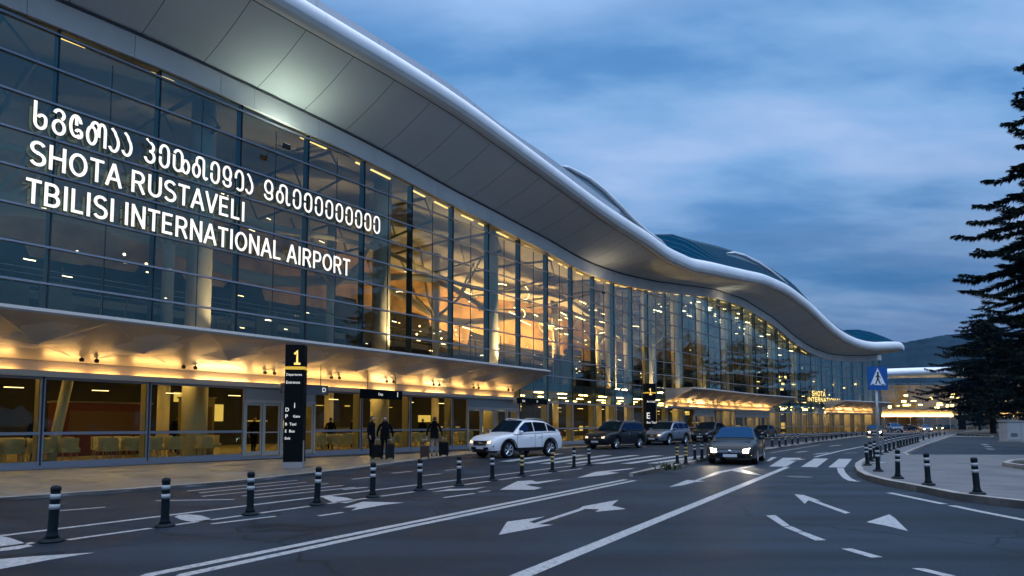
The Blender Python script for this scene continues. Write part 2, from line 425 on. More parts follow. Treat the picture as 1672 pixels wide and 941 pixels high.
def arch(pts, off, back, name):
    L = [isect(px, py, off) for px, py in pts]; P3 = [(Fp(s, off, z), s, z) for s, z in L]
    mb = MB(); mb.tube([p for p, s, z in P3], [.05 + .12 * math.sin(PI * i / (len(P3) - 1)) ** .5 for i in range(len(P3))], 8)
    a = None
    body = MB()
    rows = [[Fp(s, off - .12, z), Fp(s, off - .12, min(z, zout(s) + .9))] for p, s, z in P3]
    body.grid(rows)
    body.grid([[Fp(s, off - .1, z), Fp(s, off - back, min(z, zridge(s)) - .8)] for p, s, z in P3], 1)
    a = bp(body, 'roof_arch', [mat('arch_glazing', (.30, .38, .42), .3, .0, .6), M_white], smooth=False)
    bp(mb, 'arch_rim', M_white, a, smooth=True)
arch([(915, 271), (928, 274), (941, 280.6), (962, 292), (985, 310), (1009, 333), (1032, 356.6), (1055.6, 377.7), (1079, 394), (1088, 402)], 1.2, 9, 'a')
arch([(1186.6, 413.5), (1199, 412.6), (1215, 417), (1237.6, 428.5), (1257, 441), (1276, 455.6), (1292, 470)], 0.6, 7, 'b')

# ---- fascia band, back shell
mb = MB(); s = S_L - 3; k = 0
while s < S_R + .1:
    e_ = min(s + (PAN if k % 3 else PAN * .45), S_R + .3); ss = srange(s + .008, e_ - .008, .8)
    box_along(mb, ss, -.05, .15, lambda q: zin(q) - FASC, lambda q: zin(q) - .06)
    s = e_; k += 1
bp(mb, 'fascia', M_fascia)
mb = MB(); box_along(mb, srange(S_L - 3, S_R + .3, .8), -.1, .06, lambda q: zin(q) - FASC + .01, lambda q: zin(q) + .02)
box_along(mb, srange(S_L - 3, S_R + .3, .8), .15, .22, lambda q: zin(q) - .10, lambda q: zin(q) - .02)
bp(mb, 'gutter', mat('gutter_dark', (.08, .08, .08), .5))
DEEP = 15.
full = srange(S_L, S_R, 1.)
s_w = isect(740, 560, -15)[0]
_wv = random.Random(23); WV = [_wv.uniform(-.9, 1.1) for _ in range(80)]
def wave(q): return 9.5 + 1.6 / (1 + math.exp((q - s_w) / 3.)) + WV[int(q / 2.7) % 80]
mb = MB(); box_along(mb, full, -DEEP - .3, -DEEP, lambda q: 9.0, lambda q: max(12.6, ztop(q) + .9)); bp(mb, 'hall_back_wall', M_tan)
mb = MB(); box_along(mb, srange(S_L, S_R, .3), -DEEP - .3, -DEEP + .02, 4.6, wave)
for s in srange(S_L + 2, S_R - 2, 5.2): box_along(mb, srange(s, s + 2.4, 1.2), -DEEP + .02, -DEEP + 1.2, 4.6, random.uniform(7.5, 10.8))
bp(mb, 'dark_reflection_band', M_dark)  # dark band whose height and top imitate dark tree reflections in the glass
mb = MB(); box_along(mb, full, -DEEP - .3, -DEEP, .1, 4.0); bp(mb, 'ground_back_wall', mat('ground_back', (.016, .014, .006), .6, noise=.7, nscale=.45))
mb = MB(); strip(lambda s: [(-.12, ztop(s) + .35), (-3, ztop(s) + .75), (-8, ztop(s) + 1.0), (-DEEP - .2, ztop(s) + .7)], full, mb=mb); bp(mb, 'hall_ceiling', M_ceil, smooth=True)
mb = MB(); box_along(mb, full, -DEEP - .3, -1.0, 4.0, 4.6); bp(mb, 'upper_floor', M_slab)
mb = MB(); box_along(mb, full, -DEEP - .3, -.1, .02, .13); bp(mb, 'ground_floor', M_floor)
for s, nm in ((S_L, 'end_wall'), (S_R, 'end_wall')):
    mb = MB(); box_along(mb, [s - .1, s + .1] if s > 5 else [s - .3, s - .1], -DEEP, -.3, .1, lambda q: ztop(q) + .6); bp(mb, nm, M_fascia)

# ---- curtain wall: bays, transoms, mullions
ROWS = [3.72, 5.0 + .0] + [5.0 + 1.262 * k for k in range(1, 12)]
ROWS = [r_ + .02 for r_ in ROWS]
yb = [20.3, 22.8, 25.3, 28, 30.6, 33.2, 35.75]
sb0 = isect(67, 700, 0)[0]
PITCH = (isect(738, 690, 0)[0] - sb0) / 6
nb = int((sb0 - S_L) / PITCH); sbay = [sb0 - PITCH * k for k in range(nb, 0, -1)] + [sb0 + PITCH * k for k in range(0, 60) if sb0 + PITCH * k < S_R - .8]
sbay = [S_L] + [q for q in sbay if q > S_L + .6] + [S_R]
CAN = [(S_L - 2, isect(838, 641, 0)[0]), (isect(1085, 655, 0)[0], isect(1262, 655, 0)[0]), (isect(1345, 668, 0)[0], isect(1425, 672, 0)[0])]
def under_canopy(s): return any(a - .2 <= s <= b + .2 for a, b in CAN)
rnd = random.Random(3)
for i in range(len(sbay) - 1):
    a, b = sbay[i], sbay[i + 1]; mb = MB(); h = (a + b) / 2
    base = 3.72 if under_canopy(h) else 3.12
    rows = [base] + [r_ for r_ in ROWS if r_ > base + .1]
    cells = [(a + .03, h - .012), (h + .012, b - .03)]
    for (c0, c1) in cells:
        for j in range(len(rows)):
            z0 = rows[j] + .03; z1 = (rows[j + 1] if j + 1 < len(rows) else 99) - .03
            t0, t1 = min(z1, ztop(c0) + .02), min(z1, ztop(c1) + .02)
            if min(t0, t1) < z0 + .02: 
                if max(t0, t1) < z0 + .02: continue
                t0, t1 = max(t0, z0 + .001), max(t1, z0 + .001)
            j_ = [rnd.uniform(-.006, .006) for _ in range(4)]
            mb.quad(Fp(c0, j_[0], z0), Fp(c1, j_[1], z0), Fp(c1, j_[2], t1), Fp(c0, j_[3], t0))
    bp(mb, 'window_bay', M_glass)
for r_ in ROWS[1:]:
    run = []
    for q in srange(S_L, S_R, .5):
        if ztop(q) > r_ + .1: run.append(q)
        else:
            if len(run) > 1: bp(box_along(MB(), run, -.05, .085, r_ - .034, r_ + .034), 'transom', M_frame)
            run = []
    if len(run) > 1: bp(box_along(MB(), run, -.05, .085, r_ - .034, r_ + .034), 'transom', M_frame)
for i, s in enumerate(sbay):
    mb = MB(); t = T2(s); ang = math.atan2(t.y, t.x); zt = ztop(s); z0 = 3.6 if under_canopy(s) else .12
    c = Fp(s, 0, 0)
    mb.box((c.x, c.y, (z0 + zt) / 2), (.036, .08, zt - z0), ang, 0)
    c = Fp(s, -.22, 0); mb.box((c.x, c.y, (z0 + zt) / 2), (.10, .30, zt - z0), ang, 1)
    if i + 1 < len(sbay):
        c = Fp(s + PITCH / 2, -.06, 0); mb.box((c.x, c.y, (z0 + zt - .5) / 2), (.022, .06, zt - .5 - z0), ang, 0)
    bp(mb, 'mullion', [M_dkframe, M_fin])

# ---- ground floor glazing (frame, transom, glass) with sliding doors
DOORS = [(isect(398, 700, 0)[0], isect(512, 700, 0)[0]), (isect(763, 700, 0)[0], isect(846, 700, 0)[0]), (isect(1134, 690, 0)[0], isect(1166, 690, 0)[0]), (isect(1200, 690, 0)[0], isect(1256, 690, 0)[0])]
GZ = 3.05
def door_at(s): return next((d for d in DOORS if d[0] - .01 <= s < d[1] - .01), None)
cuts = sorted(set([round(q, 3) for q in sbay if not any(d[0] - .5 < q < d[1] + .5 for d in DOORS)] + [round(v, 3) for d in DOORS for v in d]))
for a, b in zip(cuts[:-1], cuts[1:]):
    d = door_at(a); t = T2((a + b) / 2); ang = math.atan2(t.y, t.x)
    if d is None:
        mb = MB()
        mb.quad(Fp(a + .04, 0, .24), Fp(b - .04, 0.004, .24), Fp(b - .04, 0, 1.14), Fp(a + .04, -.003, 1.14))
        mb.quad(Fp(a + .04, 0, 1.24), Fp(b - .04, -.004, 1.24), Fp(b - .04, 0, GZ - .03), Fp(a + .04, .003, GZ - .03))
        gw = bp(mb, 'ground_window', M_gglass)
        mb = MB()
        box_along(mb, [a + .03, b - .03], -.04, .07, .1, .24); box_along(mb, [a + .03, b - .03], -.03, .05, 1.14, 1.24); box_along(mb, [a + .03, b - .03], -.03, .05, GZ - .03, GZ + .06)
        for q in (a + .03, b - .07): box_along(mb, [q, q + .04], -.03, .04, .2, GZ)
        bp(mb, 'window_frame', M_frame, gw)
        mb = MB(); c = Fp(a, -.02, 0); mb.box((c.x, c.y, 1.6), (.06, .12, 3.0), ang, 0); c = Fp(a, -.34, 0); mb.box((c.x, c.y, 1.6), (.14, .48, 3.0), ang, 1)
        bp(mb, 'window_post', [M_dkframe, mat('olive_post', (.30, .27, .17), .5)], gw)
    else:
        n = 4 if b - a > 2.6 else 2; DH = 2.42
        frm = MB(); w_ = (b - a) / n
        box_along(frm, [a, b], -.10, .10, DH, DH + .14); box_along(frm, [a, b], -.06, .06, DH + .14, GZ + .06, 1)
        for k in range(n + 1): c = Fp(a + w_ * k, 0, 0); frm.box((c.x, c.y, DH / 2 + .1), (.09, .16, DH - .06), ang)
        dr = bp(frm, 'entrance_door', [mat('champagne_frame', (.55, .50, .42), .3, .4), mat('door_head_panel', (.38, .36, .32), .4, .2)])
        gl = MB(); lf = MB()
        for k in range(n):
            q0, q1 = a + w_ * k + .06, a + w_ * (k + 1) - .06
            gl.quad(Fp(q0 + .05, 0, .3), Fp(q1 - .05, 0, .3), Fp(q1 - .05, 0, DH - .08), Fp(q0 + .05, 0, DH - .08))
            for u0, u1, z0, z1 in ((q0, q0 + .06, .14, DH - .02), (q1 - .06, q1, .14, DH - .02)): box_along(lf, [u0, u1], -.03, .03, z0, z1)
            box_along(lf, [q0 + .06, q1 - .06], -.03, .03, .14, .32); box_along(lf, [q0 + .06, q1 - .06], -.03, .03, DH - .10, DH - .02); box_along(lf, [q0 + .06, q1 - .06], -.025, .025, 1.12, 1.17)
        bp(gl, 'door_glass', M_gglass, dr); bp(lf, 'door_leaf', MATS['champagne_frame'], dr)
for a, b in CAN:
    mb = MB(); box_along(mb, srange(max(S_L, a), b, 1), -.10, .05, GZ + .06, 3.72); bp(mb, 'head_band', mat('cream_band', (.62, .57, .46), .45))
mb = MB(); box_along(mb, srange(S_L, S_R, 1), -.3, .13, .0, .11); bp(mb, 'plinth', M_frame)

# ---- canopies
CW = 3.05
for ci, (a, b) in enumerate(CAN):
    mb = MB(); nP = max(3, int((b - a) / 2.9)); ed = srange(a, b, (b - a) / nP)
    def cz(o): return 3.62 + (o / CW) * 1.14
    for i in range(nP):
        for f0, f1 in ((.06, .46), (.46, 1)):
            q0, q1 = ed[i] + .012, ed[i + 1] - .012; o0, o1 = CW * f0 + .012, CW * f1 - .012
            m_ = (q0 + q1) / 2; fd = [0, .05, .16] if f0 < .1 else [.16, .07, 0]
            rows = [[Fp(q, o, cz(o) + .07 - d_ * (1 - abs(q - m_) / (q1 - q0) * 2)) for o, d_ in zip((o0, (o0 + o1) / 2, o1), fd)] for q in (q0, m_, q1)]
            mb.grid(rows)
    cn = bp(mb, 'canopy', M_canopy)
    mb = MB()
    for i in range(nP):
        q0, q1 = ed[i], ed[i + 1]; m_ = (q0 + q1) / 2; om = CW * .46; nz = cz(om) - .10
        for qa, oa in ((q0, CW - .03), (q1, CW - .03), (q0, .2), (q1, .2)): mb.tube([Fp(m_, om, nz), Fp(qa, oa, cz(oa) + .055)], .010, 4)
        mb.ball(Fp(m_, om, nz), (.05, .05, .04), 8, 5)
    bp(mb, 'canopy_rib', mat('rib_metal', (.55, .53, .5), .3, .6), cn)
    mb = MB(); strip(lambda s: [(.10, 3.66), (CW, 4.80), (CW + .05, 4.86), (CW - .1, 4.98), (.10, 4.98)], srange(a, b, 1.), mb=mb)
    for q in (a, b): mb.add([Fp(q, .1, 3.66), Fp(q, CW, 4.80), Fp(q, CW + .05, 4.86), Fp(q, CW - .1, 4.98), Fp(q, .1, 4.98)], [(0, 1, 2, 3, 4)])
    bp(mb, 'canopy_shell', mat('canopy_top_metal', (.45, .45, .45), .35, .3), cn)
    mb = MB(); q = a + .2; rl = random.Random(40 + ci)
    while q < b - .4:
        L_ = min(rl.uniform(.5, 2.2), b - .1 - q); box_along(mb, [q, q + L_], .055, .12, 3.19, 3.24, rl.choice((0, 0, 1))); q += L_ + rl.uniform(.15, 1.0)
    bp(mb, 'strip_light', [M_strip, M_strip2], cn)
    mb = MB(); box_along(mb, srange(a + .05, b - .05, 1.), .24, .265, 3.10, 3.30); box_along(mb, srange(a + .05, b - .05, 1.), .052, .24, 3.10, 3.12); bp(mb, 'light_cove', MATS['cream_band'], cn)
    for q in srange(a + 1.6, b - 1.2, 3.3):
        for dq in (0, .45):
            mb = MB(); c = Fp(q + dq, .55, cz(.55) - .10); mb.lathe([(.06, -.07), (.085, .0), (.06, .06)], c, 8); mb.tube([c, c + Vector((0, 0, .14))], .02, 5); bp(mb, 'spot_fitting', M_seal, cn)

# ---- interior structure: round columns with forked struts, trusses, lamps
sc_list = [isect(px, 560, -2.2)[0] for px in (325, 625, 805, 1000)]
step = (sc_list[1] - sc_list[0])
cs = [sc_list[0] - 2.4 * 3.3, sc_list[0]] + sc_list[1:]
while cs[-1] + 6.6 < S_R - 2: cs.append(cs[-1] + 6.6)
M_strut = mat('strut_steel', (.62, .56, .46), .35, .2)
for i, s in enumerate(cs):
    for off, rad in ((-2.4, .52), (-9.5, .3)):
        mb = MB(); c = Fp(s + (1.6 if off < -5 else 0), off, 0); zt = ztop(s) + .2
        mb.lathe([(rad, .12), (rad, 4.0)], c, 24); mb.lathe([(rad, 4.6), (rad, zt + .6)], c, 24)
        co = bp(mb, 'hall_column', M_col, smooth=True)
        if off < -5:
            mb = MB(); zf = zt - 4.5
            for dq, do in ((-3.2, 1.5), (3.2, 1.2), (-1.6, -2.5), (1.8, 3.4)):
                mb.tube([c + Vector((0, 0, zf)), Fp(s + 1.6 + dq * .55, off + do * .5, zf + 1.6), Fp(s + 1.6 + dq, off + do, zt + .4)], [.14, .10, .07], 7)
            bp(mb, 'forked_strut', M_strut, co, smooth=True)
mb = MB()
for s in srange(S_L + 1, S_R - 1, 6.6):
    zt = ztop(s)
    a_, b_ = [], []
    for k in range(9):
        o = -.8 - k * 1.7; a_.append(Fp(s, o, ztop(s) + .1 + .3 * min(1, k / 3))); b_.append(Fp(s + 1.1, o - .4, ztop(s + 1.1) - .75 - .5 * math.sin(PI * k / 8)))
    mb = MB(); mb.tube(a_, .10, 6); mb.tube(b_, .085, 6)
    for k in (0, 2, 5, 8): mb.tube([a_[k], b_[k]], .05, 5)
    bp(mb, 'roof_truss', M_truss, smooth=True)
# mezzanine walkway with rail
mb = MB(); box_along(mb, srange(S_L + 2, S_R - 1, 1.), -12.5, -9.8, 7.35, 7.75); bp(mb, 'mezzanine', mat('mezz', (.34, .27, .2), .6))
mb = MB(); 
for z in (7.95, 8.2, 8.5, 8.78): mb.tube([Fp(q, -9.8, z) for q in srange(S_L + 2, S_R - 1, 1.5)], .025, 5)
bp(mb, 'railing', M_frame)
# warm hall lights: bars hung below the ceiling, uplights on the mezzanine
def glow(s):   # the part of the hall that is lit brightest
    p0, p1 = isect(610, 560, -13)[0], isect(990, 560, -13)[0]; m_ = (p0 + p1) / 2; w_ = (p1 - p0) / 2
    return math.exp(-((s - m_) / w_) ** 2 * 1.4)
LV = [emis('uplight_%d' % k, c, v) for k, (c, v) in enumerate((((1, .84, .62), .9), ((1, .64, .30), 11.), ((1, .56, .20), 95.)))]
HB = [emis('hall_bar_%d' % k, c, v) for k, (c, v) in enumerate((((1, .82, .52), 3.), ((1, .70, .36), 7.), ((1, .66, .30), 12.)))]
up_ = MB()
for s in srange(S_L + 1.5, S_R - 1.5, 3.3):
    gl_ = glow(s); lv = 2 if gl_ > .62 else 1 if gl_ > .2 else 0
    box_along(up_, [s - 1.1, s + 1.1], -12.2, -11.2, 7.78, 7.9, lv)
bp(up_, 'uplight', LV)
hb = MB(); rb = random.Random(11)
for s in srange(S_L + 1.5, S_R - 1.5, 2.2):
    gl_ = glow(s); lv = 2 if gl_ > .6 else 1 if gl_ > .2 else 0
    for _ in range(3 if lv == 2 else 1):
        o = rb.uniform(-12, -5); z = ztop(s) - rb.uniform(.3, 3.6); q = s + rb.uniform(-1, 1); L_ = rb.uniform(.25, .8) * (1 if lv else .3)
        z = max(z, 8.6); an = rb.uniform(-.5, .5)
        hb.tube([Fp(q - L_, o, z - an * L_ * .3), Fp(q, o + .1, z + .12 * an), Fp(q + L_, o, z + an * L_ * .4)], .028, 5, lv)
bp(hb, 'hall_light', HB)
# ground floor ceiling lamps
gb = MB(); 
for s in srange(S_L + 1.5, S_R - 1, 3.3):
    for o in (-2.2, -6.5, -10.5): box_along(gb, [s - .5, s + .5], o - .12, o + .12, 3.93, 3.98)
bp(gb, 'ceiling_light', emis('ground_lamp', (1, .66, .20), 30.))
gc = MB(); 
for s in srange(S_L + 3.5, S_R - 1, 3.3):
    for o in (-8.5,): box_along(gc, [s - .35, s + .35], o - .02, o + .02, 3.1, 3.13)
bp(gc, 'linear_lamp', emis('linear_warm', (1, .75, .4), 4.))
# slanted prop behind the first panes
mb = MB(); mb.tube([Fp(isect(84, 705, -1.6)[0], -1.6, .13), Fp(isect(118, 618, -1.6)[0], -1.6, 4.0)], .17, 12); bp(mb, 'raking_prop', M_col, smooth=True)

# floodlights on the fascia that wash the soffit
def flood(px, py, energy, color, size, label, tilt=55):
    s, z = isect(px, py, .95); p = Fp(s, .95, zin(s) - 2.5); n = N2(s); root = thing('floodlight', p, math.atan2(n.y, n.x), label, 'floodlight', 'floodlights under the eave')
    mb = MB(); mb.box((0, 0, 0), (.10, .34, .22)); mb.build('housing', M_seal, root, bevel=.01)
    mb = MB(); mb.tube([(-.88, 0, .35), (-.03, 0, -.05)], .02, 6); mb.build('arm', M_seal, root)
    mb = MB(); mb.box((0, 0, .113), (.08, .28, .006)); mb.build('lens', emis('flood_lens', (.85, 1, .9), 1.5), root)
    sp = bpy.data.lights.new('flood_beam', 'SPOT'); sp.energy = energy; sp.color = color; sp.spot_size = R(size); sp.spot_blend = 1.; sp.shadow_soft_size = .15
    o = bpy.data.objects.new('flood_beam', sp); col.objects.link(o); o.parent = root; o.location = (0, 0, .2); o.rotation_euler = (0, R(180 - 8), 0)
flood(470, 160, 210, (.80, 1, .86), 165, 'floodlight making the pale green glow on the near soffit')
flood(985, 440, 75, (1, .84, .58), 150, 'small warm floodlight on the soffit above the middle of the facade')
flood(1185, 478, 90, (1, .86, .60), 150, 'small warm floodlight on the soffit above the far canopy')

# warm edge lamps just under the hall ceiling behind the topmost panes, and bright clusters further on
mb = MB(); re_ = random.Random(2); e0, e1 = isect(500, 300, 0)[0], isect(1330, 570, 0)[0]; s = e0
while s < e1:
    L_ = re_.uniform(.5, 1.5); box_along(mb, [s, s + L_], -.62, -.50, lambda q: ztop(q) + .02, lambda q: ztop(q) + .07); s += L_ + re_.uniform(.3, 1.9)
for q in (isect(92, 50, 0)[0] + .7, isect(252, 110, 0)[0] + .6): box_along(mb, [q - .5, q + .35], -.62, -.5, lambda v: ztop(v) + .0, lambda v: ztop(v) + .06)
bp(mb, 'edge_lamp', emis('edge_gold', (1, .62, .2), 2.2))
mb = MB(); e0, e1 = isect(1105, 490, -1.5)[0], isect(1300, 560, -1.5)[0]; s = e0
while s < e1:
    for k in range(2): o = -re_.uniform(1.5, 5); z = ztop(s) - re_.uniform(.1, 1.5); box_along(mb, [s, s + re_.uniform(.3, 1.2)], o - .12, o + .12, z, z + .06)
    s += re_.uniform(.7, 1.8)
bp(mb, 'cluster_lamp', emis('cluster_white', (1, .84, .50), 5.))
mb = MB(); e0, e1 = isect(1255, 640, -3)[0], S_R - 2; s = e0
while s < e1:
    o = -re_.uniform(2, 7); z = re_.uniform(5.2, 8.6); L_ = re_.uniform(.2, 1.0); box_along(mb, [s, s + L_], o - .05, o + .05, z, z + re_.uniform(.06, .35)); s += re_.uniform(.5, 1.5)
bp(mb, 'shop_lamp', emis('shop_gold', (1, .66, .22), 3.5))

mb = MB(); s = S_L + 2
while s < S_R - 3:
    L_ = re_.uniform(.2, 1.6); z = re_.choice((.7, 1.2, 1.7, 2.9)); o = -DEEP + .1; box_along(mb, [s, s + L_], o - .04, o + .04, z, z + re_.choice((.05, .08, .6, 1.1))); s += L_ + re_.uniform(.3, 2.2)
bp(mb, 'added_glow_panel', emis('glow_yellow', (1, .70, .18), .8))  # glowing panels added on the back wall as scattered yellow highlights

# lamps at the feet of the hall columns, ring lights, loose bright details of the departures level
M_foot = [emis('foot_lamp_%d' % k, (1, .60, .24), v) for k, v in enumerate((8., 40., 95.))]
fl = MB()
for s in cs:
    gl_ = glow(s); lv = 2 if gl_ > .5 else 1 if gl_ > .12 else 0
    for dq in (-.75, .75): box_along(fl, [s + dq - .15, s + dq + .15], -1.6, -1.2, 4.62, 4.70, lv)
bp(fl, 'column_uplight', M_foot)
rg_ = MB(); 
for px, py, off, r_ in ((855, 478, -6, .75), (852, 512, -6, .45)):
    s, z = isect(px, py, off); c = Fp(s, off, z); t = T2(s); T3 = Vector((t.x, t.y, 0))
    rg_.tube([c + T3 * (r_ * math.cos(R(a))) + Vector((0, 0, r_ * .8 * math.sin(R(a)))) for a in range(-100, 110, 15)], .022, 6)
bp(rg_, 'ring_light', emis('ring_amber', (1, .68, .3), 9.), smooth=True)
bits = [MB(), MB()]; rq = random.Random(17); s = isect(60, 540, -5)[0]; e1 = isect(1060, 600, -5)[0]
while s < e1:
    off = -rq.uniform(3.5, 11); z = rq.uniform(6.3, 9.2); L_ = rq.uniform(.05, .45); an = rq.uniform(-.25, .25); b_ = bits[0] if rq.random() < .5 else bits[1]
    b_.tube([Fp(s, off, z), Fp(s + L_ * .4, off + .05, z + an * L_ * .5), Fp(s + L_, off, z + an * L_ * .2)], rq.uniform(.012, .035), 5)
    if rq.random() < .3: b_.ball(Fp(s, off, z + .4), (.07, .07, .07), 8, 5)
    s += rq.uniform(.3, 1.3)
bp(bits[0], 'small_lamp', emis('bit_amber', (1, .66, .28), 7.)); bp(bits[1], 'small_lamp', emis('bit_pale', (1, .84, .58), 4.))
fr_ = MB(); s = isect(20, 540, -4)[0]
while s < e1:
    off = -rq.uniform(2.5, 9); h_ = rq.uniform(1.5, 4.2); fr_ = MB(); fr_.tube([Fp(s, off, 4.6), Fp(s + rq.uniform(-.3, .3), off, 4.6 + h_)], .04, 5)
    if rq.random() < .6: fr_.tube([Fp(s, off, 4.6 + h_), Fp(s + rq.uniform(.6, 1.8), off, 4.6 + h_ + rq.uniform(-.6, .6))], .035, 5)
    if rq.random() < .35: box_along(fr_, [s - .6, s + .6], off - .1, off + .1, 4.6, 4.6 + h_ * .8)
    bp(fr_, 'hall_fitting', mat('fitting_bronze', (.16, .11, .06), .35, .5))
    s += rq.uniform(.8, 2.2)

# projectors on the slab edge that wash the big round columns
M_lens = emis('projector_lens', (1, .7, .35), 3.)
for s in cs:
    gl_ = math.exp(-((s - isect(800, 560, -2.4)[0]) / 13.) ** 2); d = 1 if s < cs[3] else 1
    p = Fp(s + 1.9, -1.15, 4.75); tgt = Fp(s - .1, -2.5, 7.8)
    mb = MB(); mb.box(p, (.2, .2, .22), 0, 0); bp(mb, 'projector', M_seal)
    sp = bpy.data.lights.new('projector_beam', 'SPOT'); sp.energy = (130 if s < cs[3] else 25) + 3600 * gl_; sp.color = (1, .66, .32); sp.spot_size = R(50); sp.spot_blend = .8; sp.shadow_soft_size = .12
    o = bpy.data.objects.new('projector_beam', sp); col.objects.link(o); o.parent = B; o.location = p + Vector((0, 0, .2)) - A0; o.rotation_euler = (tgt - p).to_track_quat('-Z', 'Y').to_euler()

# pale curved ribbons added in the hall to imitate reflective curves in the glass
for o0, z_, am, ph, hh in ((-8.2, 11.6, .55, 0, .5), (-10.6, 10.9, .8, 1.3, .7), (-6.4, 12.6, .4, 2.2, .35)):
    mb = MB(); ss = srange(S_L + 2, isect(1100, 520, -8)[0], .7)
    f_ = lambda q: min(z_ + am * math.sin(q * .33 + ph), ztop(q) - .5)
    strip(lambda q: [(o0 + .8 * math.sin(q * .21 + ph), f_(q)), (o0 + .8 * math.sin(q * .21 + ph) + .25, f_(q) + hh * .5), (o0 + .8 * math.sin(q * .21 + ph), f_(q) + hh), (o0 - .9, f_(q) + hh)], ss, mb=mb)
    bp(mb, 'added_hall_ribbon', mat('added_ribbon_cream', (.58, .52, .42), .35), smooth=True)

# ------------------------------------------------------------------ ground
def asphalt_mat():
    m = bpy.data.materials.new('asphalt'); m.use_nodes = True; t = m.node_tree; b = t.nodes['Principled BSDF']; N = t.nodes.new; L = t.links.new
    c = N('ShaderNodeTexCoord')
    def noise(scale, det, ro=.5):
        n = N('ShaderNodeTexNoise'); n.inputs['Scale'].default_value = scale; n.inputs['Detail'].default_value = det; n.inputs['Roughness'].default_value = ro; L(c.outputs['Object'], n.inputs['Vector']); return n
    a = noise(.35, 6, .6); f = noise(38, 3); mpx = N('ShaderNodeMapping'); mpx.inputs['Rotation'].default_value = (0, 0, R(57.5)); mpx.inputs['Scale'].default_value = (.08, 1.1, 1); L(c.outputs['Object'], mpx.inputs[0])
    st = N('ShaderNodeTexNoise'); st.inputs['Scale'].default_value = 1.2; st.inputs['Detail'].default_value = 5; L(mpx.outputs[0], st.inputs['Vector'])
    r1 = N('ShaderNodeValToRGB'); L(a.outputs[0], r1.inputs[0]); r1.color_ramp.elements[0].position = .3; r1.color_ramp.elements[1].position = .72
    r1.color_ramp.elements[0].color = (.0050, .0105, .018, 1); r1.color_ramp.elements[1].color = (.020, .034, .052, 1)
    r2 = N('ShaderNodeMapRange'); L(f.outputs[0], r2.inputs[0]); r2.inputs[1].default_value = .3; r2.inputs[2].default_value = .7; r2.inputs[3].default_value = .5; r2.inputs[4].default_value = 1.5
    r3 = N('ShaderNodeMapRange'); L(st.outputs[0], r3.inputs[0]); r3.inputs[1].default_value = .3; r3.inputs[2].default_value = .7; r3.inputs[3].default_value = .62; r3.inputs[4].default_value = 1.28
    s1 = N('ShaderNodeVectorMath'); s1.operation = 'SCALE'; L(r1.outputs[0], s1.inputs[0]); L(r2.outputs[0], s1.inputs['Scale'])
    s2 = N('ShaderNodeVectorMath'); s2.operation = 'SCALE'; L(s1.outputs[0], s2.inputs[0]); L(r3.outputs[0], s2.inputs['Scale'])
    # fine tar cracks
    vo = N('ShaderNodeTexVoronoi'); vo.feature = 'DISTANCE_TO_EDGE'; vo.inputs['Scale'].default_value = .16
    wn = noise(.9, 4); wv = N('ShaderNodeVectorMath'); wv.operation = 'MULTIPLY_ADD'; L(wn.outputs['Color'], wv.inputs[0]); wv.inputs[1].default_value = (1.6, 1.6, 0); L(c.outputs['Object'], wv.inputs[2]); L(wv.outputs[0], vo.inputs['Vector'])
    cr = N('ShaderNodeMapRange'); L(vo.outputs['Distance'], cr.inputs[0]); cr.inputs[1].default_value = .0; cr.inputs[2].default_value = .008; cr.inputs[3].default_value = .3; cr.inputs[4].default_value = 1.
    s3 = N('ShaderNodeVectorMath'); s3.operation = 'SCALE'; L(s2.outputs[0], s3.inputs[0]); L(cr.outputs[0], s3.inputs['Scale'])
    L(s3.outputs[0], b.inputs['Base Color'])
    rr = N('ShaderNodeMapRange'); L(a.outputs[0], rr.inputs[0]); rr.inputs[1].default_value = .3; rr.inputs[2].default_value = .7; rr.inputs[3].default_value = .48; rr.inputs[4].default_value = .70
    L(rr.outputs[0], b.inputs['Roughness']); b.inputs['Specular IOR Level'].default_value = .14
    bm_ = N('ShaderNodeBump'); bm_.inputs['Strength'].default_value = .35; bm_.inputs['Distance'].default_value = .012
    g2 = noise(120, 2); L(g2.outputs[0], bm_.inputs['Height']); L(bm_.outputs[0], b.inputs['Normal'])
    return m
M_asph = asphalt_mat()
